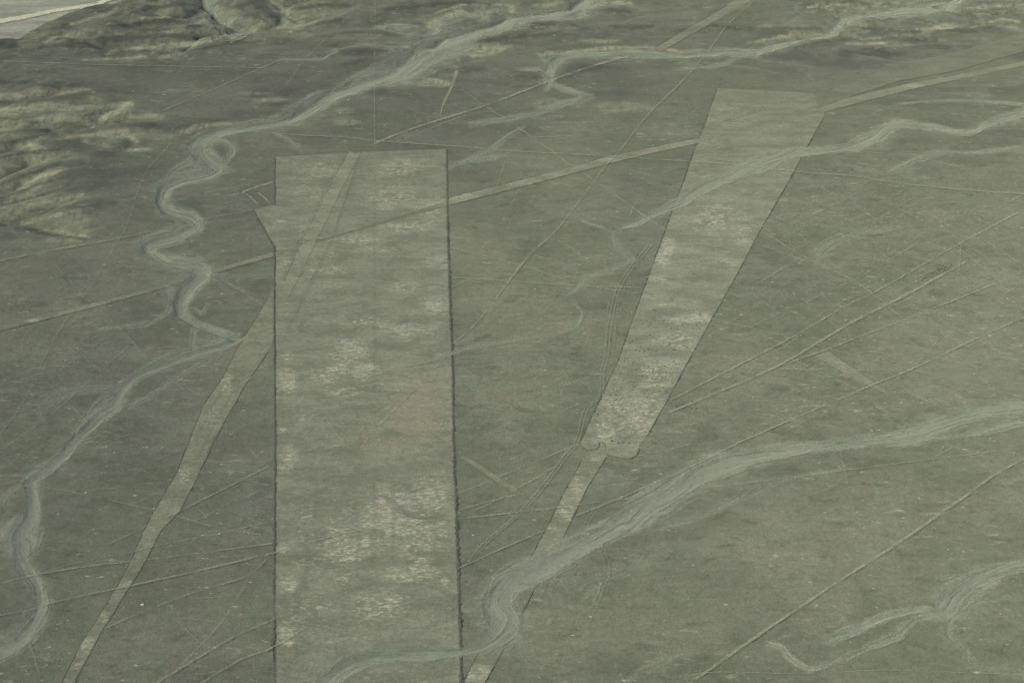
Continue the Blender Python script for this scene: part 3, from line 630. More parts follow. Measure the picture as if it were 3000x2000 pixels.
ICO = None
def stone_verts(r, flat):
    """one irregular stone: a squashed, jittered 10-vertex lump"""
    v = [(0,0,1)]
    for k in range(5): a = k*1.2566; v.append((math.cos(a)*.95, math.sin(a)*.95, .35))
    for k in range(4): a = k*1.5708+.4; v.append((math.cos(a)*1.05, math.sin(a)*1.05, -.35))
    v = np.array(v)*(1+rng.uniform(-.28, .28, (10, 1)))
    return v*np.array([r*rng.uniform(.8, 1.35), r*rng.uniform(.8, 1.2), r*flat])
ST_F = [(0,1,2),(0,2,3),(0,3,4),(0,4,5),(0,5,1),(1,6,2),(2,6,7),(2,7,3),(3,7,8),(3,8,4),(4,8,9),(4,9,5),(5,9,1),(1,9,6)]
def stone_row(pts, name, mat, parent=None, r=.5, gap=.75, spread=.4, skip=.08, smooth=False, origin=(0,0), side=None):
    P = np.array([list(p)+[1.0]*(3-len(p)) for p in pts], float)   # third value: size factor
    C = catmull(P, 2.0, not smooth)
    gx_, gy_ = ground_at(C[:,0], C[:,1])
    arc = np.concatenate([[0], np.cumsum(np.hypot(np.diff(gx_), np.diff(gy_)))])
    s = np.arange(0, arc[-1], gap); s = s+rng.uniform(-.3, .3, len(s))*gap
    X_ = np.interp(s, arc, gx_); Y_ = np.interp(s, arc, gy_); Z = np.interp(s, arc, C[:,2])
    n = len(s); sd_ = int(arc[-1]*7) % 997
    big_ = fbm(s/11.0, s*0+2, 3, sd_); mid = fbm(s/2.2, s*0+4, 3, sd_+1)
    ma = fbm(s/1.7, s*0+14, 2, sd_+5); mb = fbm(s/1.7, s*0+24, 2, sd_+6)
    wd = r*(1.15 if r >= .5 else 1.0)*Z*np.clip(.95+.6*big_+.5*mid, .08, 2.0)
    if r < .5: wd = wd*np.clip(.55+1.3*mid+.8*big_, .05, 1.1)
    wd = np.where(big_ < -.42+skip*(2.2 if r < .5 else 1), wd*.15, wd)
    cen = fbm(s/14.0, s*0+5, 3, 13)*spread*1.1 + rng.normal(0, spread*.22, n)
    tx = np.gradient(X_); ty = np.gradient(Y_); l = np.hypot(tx, ty)+1e-6; nx, ny = -ty/l, tx/l
    # a low ridge of piled stones, ragged on both sides
    prof = np.array([-1, -.55, -.1, .35, .75, 1.0]); hh = np.array([-.35, .5, .85, .75, .5, -.35])
    sidef = np.where(prof[None] < 0, 1+1.0*ma[:,None], 1+1.0*mb[:,None]).clip(.2, 2.2)
    off = cen[:,None]+prof[None]*wd[:,None]*sidef*(1+rng.uniform(-.35, .35, (n, 6)))
    VX = X_[:,None]+nx[:,None]*off; VY = Y_[:,None]+ny[:,None]*off
    VZ = tri_height(VX, VY)+hh[None]*wd[:,None]*.36*rng.uniform(.5, 1.3, (n, 6))+np.where(hh > .4, .16, 0)[None]
    idx_ = np.arange(n*6).reshape(n, 6)
    Fq = np.stack([idx_[:-1,:-1], idx_[:-1,1:], idx_[1:,1:], idx_[1:,:-1]], -1).reshape(-1, 4)
    V = np.stack([VX, VY, VZ], -1).reshape(-1, 3)
    if np.cross(V[Fq[2,1]]-V[Fq[2,0]], V[Fq[2,2]]-V[Fq[2,0]])[2] < 0: Fq = Fq[:, ::-1]
    return mesh_obj(name, V, Fq, mat, parent, smooth=False)
def thing(name, label, cat, x, y, group=None):
    gx_, gy_ = ground_at(x, y)
    e = bpy.data.objects.new(name, None); col.objects.link(e)
    e.location = (float(gx_), float(gy_), float(tri_height(gx_, gy_))); e.empty_display_size = 5
    tag(e, label, cat, group); return e
def settle(e):
    """children were built in world coordinates: bring them under their empty"""
    for o in list(bpy.data.objects):
        if o.parent == e:
            o.matrix_parent_inverse.identity(); l = e.location
            n = len(o.data.vertices); a = np.empty(n*3, np.float32); o.data.vertices.foreach_get('co', a)
            a = a.reshape(-1, 3)-np.array(l, np.float32); o.data.vertices.foreach_set('co', a.ravel()); o.data.update()

# ------------------------------------------------------------------ ground
idx = np.arange(NX*NY).reshape(NY, NX)
a, b, c_, d_ = idx[:-1,:-1].ravel(), idx[:-1,1:].ravel(), idx[1:,:-1].ravel(), idx[1:,1:].ravel()
F = np.concatenate([np.stack([a, b, d_], 1), np.stack([a, d_, c_], 1)])
soil = np.stack([pale, green, dark, warm], -1).reshape(-1, 4)  # vertex tones: pale, green, dark (varnish plus painted ridge shade), warm
more = np.stack([riverm, halo, 0*pale, 0*pale+1], -1).reshape(-1, 4)
go = mesh_obj('ground', np.stack([X, Y, H], -1).reshape(-1, 3), F, M_ground, None, None, {'soil': soil, 'soil_more': more})
tag(go, kind='structure')

# ------------------------------------------------------------------ cleared areas
def rows(lst, step=3.0):
    P = np.array([list(r)+[1.0]*(5-len(r)) for r in lst], float); out = []
    for i in range(len(P)-1):
        k = max(1, int(max(math.hypot(*(P[i+1,:2]-P[i,:2])), math.hypot(*(P[i+1,2:4]-P[i,2:4])))/step))
        for t in np.arange(k)/k: out.append(P[i]*(1-t)+P[i+1]*t)
    out.append(P[-1]); return np.array(out)
def tone_fn(bright=(), darkst=(), warm_=(), fade=()):
    def f(px, py, VX, VY, tone, v):
        nz = fbm(VX/12, VY/18, 4, 900)*.5
        for x, y, rx, ry, s in bright:
            q = np.sqrt(((px-x)/rx)**2+((py-y)/ry)**2)+nz
            tone[...,0] = np.maximum(tone[...,0], s*(1-sstep(.3, 1.2, q)))
        for x, y, rx, ry, s in warm_:
            q = np.sqrt(((px-x)/rx)**2+((py-y)/ry)**2)+nz*.6
            tone[...,2] = np.maximum(tone[...,2], s*(1-sstep(.1, 1.2, q)))
        for st in darkst:
            s, wd, pp = st
            C = catmull(np.array(pp, float), 6)
            D = np.full(px.shape, 1e9)
            for k in range(len(C)-1):
                dx, dy = C[k+1]-C[k]; L2 = dx*dx+dy*dy+1e-9
                t = np.clip(((px-C[k,0])*dx+(py-C[k,1])*dy)/L2, 0, 1)
                D = np.minimum(D, np.hypot(px-C[k,0]-t*dx, py-C[k,1]-t*dy))
            tone[...,1] = np.maximum(tone[...,1], s*(1-sstep(.2, 1.25, D/wd+nz*.8)))
    return f
def clearing(e, rws, mat, z, tf=None, borders=True, r=.5, across=1.9, step=2.6):
    R_ = rows(rws, step)
    o = sheet_from_rows(R_[:,:2], R_[:,2:4], 'cleared_ground', mat, z, e, R_[:,4], tf, across)
    return o

GEO = 'large cleared geoglyph fields'
BIG = [(631,360,1025,342,.78),(630,471,1027,450,.88),(582,483,1027,462),(592,505,1028,480),(606,525,1028,505),(618,548,1029,530),(631,572,1030,560),(631,700,1034,690),(632,850,1040,850),(631,1000,1042,1000),(632,1150,1047,1150),(630,1300,1052,1300),(629,1450,1056,1450),(632,1568,1059,1568),(633,1640,1062,1640)]
e = thing('trapezoid_geoglyph', 'widest cleared field, nearly rectangular, with thick dark stone edges, left of centre', 'geoglyph', 840, 900)
tf = tone_fn(bright=[(740,395,70,25,.45),(920,385,80,25,.6),(670,375,40,15,.4),(900,450,80,35,.75),(810,550,60,14,.7),(980,470,45,26,.6),(650,508,14,6,.9),(720,440,50,30,.4),(700,520,50,20,.5),(740,585,50,12,.5),(930,520,70,20,.6),
  (1000,700,38,28,.9),(655,610,22,18,.8),(820,740,70,16,.5),(800,805,60,45,.85),(660,880,28,36,.95),(830,850,40,26,.8),(930,760,70,20,.55),(665,820,36,14,.6),(750,860,60,30,.7),(780,900,50,12,.7),(740,620,60,10,.5),(1000,600,40,20,.5),
  (660,1055,24,32,.95),(900,1195,120,75,1.0),(960,1260,50,30,.8),(790,1330,30,20,.6),(700,1180,24,30,.5),(930,660,40,14,.6),(870,570,40,10,.5),(700,960,30,14,.5),(985,1140,50,55,1.0),(800,1250,70,55,.85),(1000,1220,45,45,.9),(870,1385,90,36,.75),(658,1340,22,28,1.0),(658,1455,20,30,.95),(700,1290,50,14,.7),(740,1240,50,16,.6),(820,1470,60,10,.3),(1020,1335,14,10,1.0),(1015,1235,16,18,1),(650,1260,16,18,.9),(940,1320,80,24,.7),(720,1390,60,20,.5),(720,1420,50,12,.7),(650,985,14,12,.7),(900,880,60,16,.4)],
  darkst=[(.55,7,[(800,345),(740,460),(700,540),(650,640)]),(.4,6,[(830,350),(765,545),(690,700),(660,760)]),(.45,9,[(784,1105),(917,1085),(1037,1055)]),(.5,7,[(784,1358),(901,1338),(984,1345),(1047,1372)]),(.5,9,[(705,1230),(708,1280),(697,1338),(680,1370)]),
   (.5,7,[(858,1110),(860,1210),(857,1300)]),(.4,6,[(821,1150),(823,1240),(820,1320)]),(.4,6,[(901,1080),(904,1180),(902,1280)]),(.3,5,[(860,400),(860,900)]),(.35,8,[(660,990),(690,955),(760,950)]),(.3,12,[(900,1080),(1000,1110),(1035,1080)]),(.35,8,[(870,1130),(930,1170),(1000,1200)]),(.25,5,[(975,410),(975,470)]),
   (.35,10,[(650,1560),(690,1500),(800,1480),(1000,1470)]),(.3,10,[(700,1400),(740,1380),(800,1360)]),(.35,5,[(690,1340),(740,1320),(760,1250)]),(.25,16,[(900,1100),(880,1080),(760,1110)]),(.4,5,[(635,500),(800,520),(1025,470)]),(.25,8,[(784,640),(860,640),(950,600),(1030,575)]),
   (.3,6,[(870,640),(900,600),(1000,560)]),(.3,8,[(640,1060),(720,1100),(720,1200)])],
  warm_=[(960,940,90,120,.9),(880,1010,90,50,.6),(1000,880,50,60,.8)])
clearing(e, BIG, M_clear, lift(.08), tf)
stone_row([(631,362,.9),(631,470,.9)], 'stone_border', M_stone, e, .50, .55, .34, .06)
stone_row([(582,483,.6),(592,505,.8),(606,525,.8),(618,548,.8),(630,568,1),(631,640,1),(630,720,1.1),(631,850,1),(632,1000,.9),(633,1080,1),(631,1150,1),(631,1230,1.2),(629,1300,1.2),(630,1400,1.1),(628,1480,1.3),(631,1568,1.2),(633,1640,1.2)], 'stone_border', M_stone, e, .52, .42, .40, .10)
stone_row([(1025,343,.8),(1028,450,1.1),(1029,530,1.3),(1032,620,1.3),(1036,760,1.2),(1040,870,1.0),(1041,940,.8),(1041,1010,1),(1043,1080,1.1),(1048,1160,1.2),(1050,1250,1.3),(1054,1350,1.0),(1055,1420,1.1),(1058,1500,1.2),(1059,1568,1.2),(1062,1640,1.2)], 'stone_border', M_stone, e, .56, .36, .42, .08)
for pp in ([(1026,343,5),(1029,530,8),(1034,690,8),(1040,850,7),(1042,1000,6),(1048,1160,9),(1052,1300,9),(1057,1450,9),(1062,1640,9)], [(631,362,6),(630,471,6)], [(582,483,4),(606,525,6),(630,570,6),(631,850,7),(631,1150,7),(630,1300,9),(629,1450,9),(633,1640,9)]):
    stroke([(x_, y_, w_*1.3, .8) for x_, y_, w_ in pp], 'stone_scatter', M_dim2, lift(.2), e, smooth=False)
stone_row([(632,359,.7),(760,350,.8),(860,345,.7),(1022,341,.7)], 'stone_border', M_stone2, e, .42, .6, .2, .1)
settle(e)

RT = [(1646,203,1908,218,.50),(1621,277,1893,268,.6),(1591,353,1850,345,.72),(1568,420,1810,420,.85),(1527,530,1748,527),(1477,666,1683,648),(1417,833,1585,822),(1381,910,1530,925),(1346,983,1486,1002),(1333,1014,1466,1030),(1334,1024,1464,1046),(1352,1034,1452,1053),(1380,1036,1428,1052)]
e = thing('trapezoid_geoglyph', 'long cleared field leaning right, dotted with dark stone heaps, crossed by a streambed', 'geoglyph', 1600, 640)
tf = tone_fn(bright=[(1535,568,18,26,1),(1522,600,22,22,.9),(1510,640,30,12,.9),(1640,280,120,14,.45),(1600,330,60,14,.4),(1700,250,90,10,.4),(1640,500,70,36,.65),(1700,540,30,26,.4),(1590,730,70,16,.8),(1560,785,70,26,.8),(1545,840,50,20,.7),(1500,880,36,60,.85),(1480,960,60,50,.85),(1385,990,30,34,.95),(1430,940,50,30,.6),(1530,700,50,10,.6),(1480,1030,40,14,.6),(1600,400,50,10,.4),(1660,600,40,12,.4)],
  darkst=[(.4,3,[(1621,293),(1720,262),(1812,230)]),(.4,3,[(1700,300),(1850,252),(1905,238)]),(.4,5,[(1340,1010),(1400,985),(1450,940)]),(.35,5,[(1420,1020),(1470,985),(1500,930)]),(.3,8,[(1590,470),(1620,500),(1600,560)]),(.3,9,[(1540,690),(1600,640),(1660,650)])])
clearing(e, RT, M_clear, lift(.08), tf)
stone_row([(1646,204,.9),(1621,277,1),(1608,313,1),(1591,353,1.1),(1568,420,1),(1545,480,.8),(1527,530,.9),(1477,666,.9),(1450,740,.8),(1417,833,.9),(1381,910,.9),(1346,983,.8),(1333,1012,.7)], 'stone_border', M_stone, e, .44, .5, .22, .12)
stone_row([(1893,268,.8),(1850,345,.9),(1810,420,1),(1748,527,.9),(1683,648,.7),(1585,822,.7),(1530,925,.7),(1486,1002,.6)], 'stone_border', M_stone, e, .42, .5, .2, .12)
stone_row([(1648,202,.7),(1740,204,.7),(1815,209,.7),(1900,217,.4)], 'stone_border', M_stone2, e, .45, .7, .2, .1)
stone_row([(1333,1012,.9),(1334,1022,1),(1345,1034,1),(1372,1030,1.1),(1378,1015,.9),(1390,1022,.8),(1392,1042,1.1),(1412,1050,1),(1440,1054,1),(1462,1046,1),(1468,1030,1)], 'stone_border', M_stone2, e, .5, .5, .35, .1, True)
settle(e)

e = thing('strip_geoglyph', 'pale strip hanging like a handle below the stone dotted field, buried by a streambed', 'geoglyph', 1290, 1170)
ST = [(1352,1030,1398,1040,.9),(1337,1055,1394,1048),(1291,1138,1349,1120),(1254,1212,1309,1202),(1214,1288,1277,1272),(1201,1317,1261,1298,.7),(1165,1390,1222,1360,.35),(1117,1468,1178,1450,.35),(1091,1512,1150,1500,1),(1060,1575,1110,1575,1),(1040,1620,1085,1620,1)]
tf = tone_fn(bright=[(1325,1120,20,50,1.0),(1300,1175,28,30,.95),(1365,1050,22,12,.7),(1100,1550,40,26,.8),(1270,1210,26,8,.7)])
clearing(e, ST, M_strip, lift(.08), tf)
stone_row([(1337,1055,.8),(1291,1138,.9),(1254,1212,.8),(1214,1288,.9),(1201,1317,1)], 'stone_border', M_stone, e, .36, .5, .2, .15)
stone_row([(1394,1048,.8),(1349,1120,.8),(1317,1185,.8),(1307,1205,.8),(1277,1272,.8),(1261,1300,.9)], 'stone_border', M_stone, e, .36, .5, .2, .15)
stone_row([(1247,1328,.8),(1227,1352,.8),(1181,1448,.8),(1154,1495,.8),(1112,1570,.8),(1085,1620,.8)], 'stone_border', M_stone, e, .34, .55, .2, .25)
stone_row([(1173,1370,.6),(1164,1385,.8)], 'stone_border', M_stone, e, .36, .5, .2, .2)
stone_row([(1117,1465,.7),(1091,1512,.7),(1066,1560,.7),(1040,1620,.8)], 'stone_border', M_stone, e, .34, .55, .2, .2)
settle(e)

e = thing('trapezoid_geoglyph', 'long narrow cleared wedge leaning from the bottom left corner up to the widest field', 'geoglyph', 440, 1060)
NL = [(628,655,632,745,.9),(613,688,631,770),(600,710,626,790),(550,790,598,835),(513,863,560,890),(467,930,528,950),(433,1016,490,1010),(423,1045,477,1045),(400,1095,448,1110),(353,1172,413,1175),(330,1218,372,1218),(290,1305,328,1300),(243,1388,287,1365),(187,1475,233,1452),(140,1568,170,1568),(110,1625,142,1625)]
tf = tone_fn(bright=[(520,880,26,36,.9),(490,960,20,26,.5),(425,1090,26,26,.75),(240,1415,12,16,.9),(200,1483,16,20,.8),(350,1215,18,10,.6),(290,1340,24,9,.6),(180,1530,20,16,.5)],
  darkst=[(.5,3,[(560,860),(500,960),(455,1050)]),(.45,2.5,[(520,870),(470,970),(450,1010)]),(.4,3,[(400,1140),(390,1165)])])
clearing(e, NL, M_strip, lift(.08), tf)
stone_row([(627,663,.8),(600,710,.9),(550,790,.9),(513,863,.8),(467,930,.9),(433,1016,.9),(400,1095,.8),(353,1172,.9),(330,1218,.9),(290,1305,.8),(243,1388,.8),(187,1475,.7),(140,1568,.7),(110,1625,.7)], 'stone_border', M_stone2, e, .40, .6, .2, .15)
stroke([(652,645,5,.5),(700,542,5,.6),(740,462,5,.65),(801,346,5,.7)], 'inner_border', M_dim, lift(.2), e, smooth=False)
stroke([(662,760,4,.15),(700,672,4,.25),(765,545,4,.35),(829,350,4,.4)], 'inner_border', M_dim, lift(.2), e, smooth=False)
stroke([(652,685,20,.8),(680,620,30,1),(718,535,34,1),(765,440,32,1),(813,354,26,1)], 'inner_floor', M_floor, lift(.19), e, smooth=False)
stone_row([(617,806,.7),(560,890,.8),(520,960,.8),(477,1045,.8),(440,1122,.7),(413,1175,.8),(370,1218,.9),(350,1258,.6),(313,1328,.5),(287,1365,.8),(233,1452,.9),(170,1568,.8),(142,1625,.8)], 'stone_border', M_stone2, e, .38, .6, .2, .18)
settle(e)

e = thing('wedge_geoglyph', 'small pale wedge in the crossing lines right of centre, tapering to the lower right', 'geoglyph', 1940, 850)
clearing(e, [(1869,818,1902,806),(1935,855,1950,838),(1985,882,1996,868),(2005,890,2012,882),(2040,908,2044,905)], M_strip, lift(.08), tone_fn(bright=[(1930,830,16,8,.8)]))
stone_row([(1869,818,.7),(1935,856,.7),(2000,892,.6)], 'stone_border', M_stone2, e, .36, .6, .15, .1)
stone_row([(1902,806,.7),(1950,838,.8),(2012,880,.6)], 'stone_border', M_stone2, e, .36, .6, .15, .1)
settle(e)

e = thing('strip_geoglyph', 'broad pale strip slanting out of the top edge near the middle, ending at a streambed', 'geoglyph', 1620, 55)
clearing(e, [(1500,114,1521,118,.6),(1545,86,1582,84,.65),(1600,55,1638,52,.6),(1668,14,1708,14,.55),(1705,-14,1755,-14,.5)], M_strip, lift(.08), tone_fn(bright=[(1540,100,30,14,.4)]))
stone_row([(1500,113,.8),(1545,85,.8),(1600,54,.8),(1668,13,.8)], 'stone_border', M_stone2, e, .45, .9, .2, .1)
stone_row([(1523,118,.8),(1583,84,.8),(1640,51,.7)], 'stone_border', M_stone2, e, .45, .9, .2, .2)
settle(e)

e = thing('band_geoglyph', 'broad faintly cleared band rising to the right edge above the gravel dotted strip', 'geoglyph', 2100, 160)
clearing(e, [(1870,216,1880,250,.3),(1888,213,1905,240,.25),(1961,187,1968,218,.25),(2058,148,2062,188,.22),(2195,120,2200,163,.22),(2352,77,2356,118,.22),(2420,60,2424,100,.22)], M_band, lift(.22), tone_fn(bright=[(2120,165,90,14,.5),(2000,200,60,12,.4)]))
for f_ in (.22, .45, .7):
    stroke([(1888+17*f_,213+27*f_,6,.8),(1964,187+31*f_,5,.9),(2060,148+40*f_,5,.8),(2198,120+43*f_,5,.9),(2354,77+41*f_,5,.8)], 'raked_line', M_line, lift(.2), e, smooth=False)
stone_row([(1888,213,.5),(1961,187,.7),(2058,148,.7),(2195,120,.6),(2352,77,.6)], 'stone_border', M_stone2, e, .45, .8, .2, .15)
stone_row([(1905,240,.7),(1968,218,.8),(2062,188,.8),(2200,163,.7),(2352,118,.6)], 'stone_border', M_stone2, e, .45, .8, .2, .15)
settle(e)

e = thing('strip_geoglyph', 'pale straight strip from the leaning field to the right edge, bright gravel midway', 'geoglyph', 2050, 212)
S_ = [(1830,266,6,.3),(1870,254,12,.6),(1900,246,20,.65),(2000,221,18,.65),(2100,197,15,.7),(2200,178,11,.7),(2370,142,11,.7),(2430,130,11,.7)]
stroke(S_, 'cleared_ground', M_strip, lift(.08), e, smooth=False, tonef=tone_fn(bright=[(2110,196,50,7,1.0),(2220,174,50,5,.4)]))
stone_row([(1896,238,.7),(2000,212,.8),(2100,190,.7),(2200,172,.6)], 'stone_border', M_stone2, e, .42, .8, .15, .12)
stone_row([(1900,257,.7),(2000,231,.8),(2100,205,.6),(2200,184,.5)], 'stone_border', M_stone2, e, .42, .8, .15, .2)
settle(e)

e = thing('strip_geoglyph', 'long pale strip crossing the photo from the left edge to the leaning right field', 'geoglyph', 1200, 420)
S_ = [(-60,770,11,1),(0,754,11,1),(200,705,10,1),(370,660,9,.9),(400,652,6,.3),(470,630,9,.4),(495,622,11,.9),(560,604,10,1),(628,584,10,1),(645,580,7,.7),(780,540,5,.35),(900,505,6,.4),(1020,470,12,.7),(1034,462,17,1),(1200,421,16,1),(1340,384,16,1),(1400,367,17,1),(1500,345,14,1),(1606,323,12,1),(1640,315,6,.4)]
stroke(S_, 'cleared_ground', M_strip, lift(.09), e, smooth=False, tonef=tone_fn(bright=[(1060,452,40,9,.9),(1200,420,70,8,.5),(80,735,60,6,.9),(220,700,60,5,.7),(380,655,20,6,.9),(600,592,40,6,.6),(1390,368,40,7,.4),(1590,325,20,5,.5)]))
stone_row([(1034,453,.9),(1200,412,.9),(1290,390,1.1),(1400,358,.7),(1500,337,.8),(1606,316,.8)], 'stone_border', M_stone2, e, .42, .6, .2, .12)
stone_row([(1034,472,.9),(1200,430,.9),(1340,393,.9),(1500,352,.8),(1606,330,.7)], 'stone_border', M_stone2, e, .42, .6, .2, .12)
stone_row([(0,762,.6),(200,711,.7),(370,665,.6)], 'stone_border', M_stone2, e, .34, .6, .15, .15)
stone_row([(500,628,.6),(628,590,.7)], 'stone_border', M_stone2, e, .34, .6, .15, .15)
settle(e)

e = thing('strip_geoglyph', 'short pale pointed bar touching the right border of the widest field', 'geoglyph', 1130, 1095)
stroke([(900,925,9,.3),(960,965,11,.5),(1030,1015,10,.4)], 'scraped_line', M_line, lift(.2), e, smooth=False)
stroke([(1062,1048,11,1),(1130,1092,14,1),(1180,1124,15,1),(1204,1137,5,1)], 'cleared_ground', M_strip, lift(.09), e, smooth=False)
stone_row([(1072,1046,.7),(1135,1088,.8),(1190,1124,.6)], 'stone_border', M_stone2, e, .34, .5, .15, .15)
stone_row([(1062,1056,.7),(1125,1100,.7),(1178,1134,.6)], 'stone_border', M_stone2, e, .34, .5, .15, .15)
settle(e)

e = thing('strip_geoglyph', 'short narrow strip standing alone below the upper streambed, left of centre top', 'geoglyph', 1030, 215)
stroke([(1050,163,10,.8),(1035,205,8,1),(1018,240,7,1),(1010,268,5,.6)], 'cleared_ground', M_strip, lift(.09), e, smooth=False)
stone_row([(1044,170,.7),(1030,205,.8),(1013,245,.9),(1008,265,.6)], 'stone_border', M_stone2, e, .40, .8, .15, .15)
settle(e)

e = thing('enclosure_geoglyph', 'small three sided outline drawn against the upper left border of the widest field', 'geoglyph', 595, 445)
stroke([(628,419,5),(590,430,5),(557,442,6)], 'scraped_line', M_liner, lift(.16), e, smooth=False)
stroke([(557,442,5),(573,450,4),(600,478,4,.5)], 'scraped_line', M_line, lift(.16), e, smooth=False)
stroke([(592,442,4),(608,455,4),(622,468,3,.7)], 'scraped_line', M_line, lift(.16), e, smooth=False)
settle(e)

# ------------------------------------------------------------------ dry streambeds
def width_tone(px, py, VX, VY, tone, v):
    tone[...,0] = (np.hypot(VX[:,-1]-VX[:,0], VY[:,-1]-VY[:,0])/40.0)[:,None]
    f = np.minimum(np.arange(len(VX)), np.arange(len(VX))[::-1])/8.0; tone[...,3] *= np.clip(f, 0, 1)[:,None]
for k, (nm, dep, st, pts) in enumerate(WASH):
    o = stroke([(x, y, w_*(3.1 + (.6*min(1, max(0, (300-y)/100)) if dep > 2 else 0)), st*1.1) for x, y, w_ in pts], 'dry_streambed', M_wash, lift(.12), smooth=True, step=2.6, tonef=width_tone)
    if max(q_[2] for q_ in pts) > 19:
        for j_, (sg, fr) in enumerate(((1, .9), (-1, .95), (1, .45))):
            C_ = catmull(np.array(pts, float), 9.0); m_ = len(C_); tt = np.arange(m_)
            dd = np.gradient(C_[:,:2], axis=0); dd /= np.maximum(np.hypot(dd[:,0], dd[:,1]), 1e-6)[:,None]
            wv = sg*fr*(.35+.65*np.abs(np.sin(tt*.19+j_*2.1+k)))*C_[:,2]*.85 + 3*np.sin(tt*.53+j_)
            px_ = C_[:,0]-dd[:,1]*wv; py_ = C_[:,1]+dd[:,0]*wv
            wq = (2.5+.16*C_[:,2])*(.7+.5*np.sin(tt*.37+j_*1.7)); aq = np.clip(.45+.6*np.sin(tt*.23+j_*2.9+k), 0, .9)*st
            tag(stroke(list(zip(px_, py_, wq*1.6, aq)), 'dry_streambed', M_wash, lift(.12), smooth=False, step=3.0, tonef=width_tone), kind='structure')
    # thin the tails
    tag(o, kind='structure')
o = stroke([(-60,62,15),(0,50,14),(60,40,12),(120,27,10),(170,19,9),(250,0,8),(300,-14,7)], 'river_channel', M_pale, lift(.2)); tag(o, kind='structure')

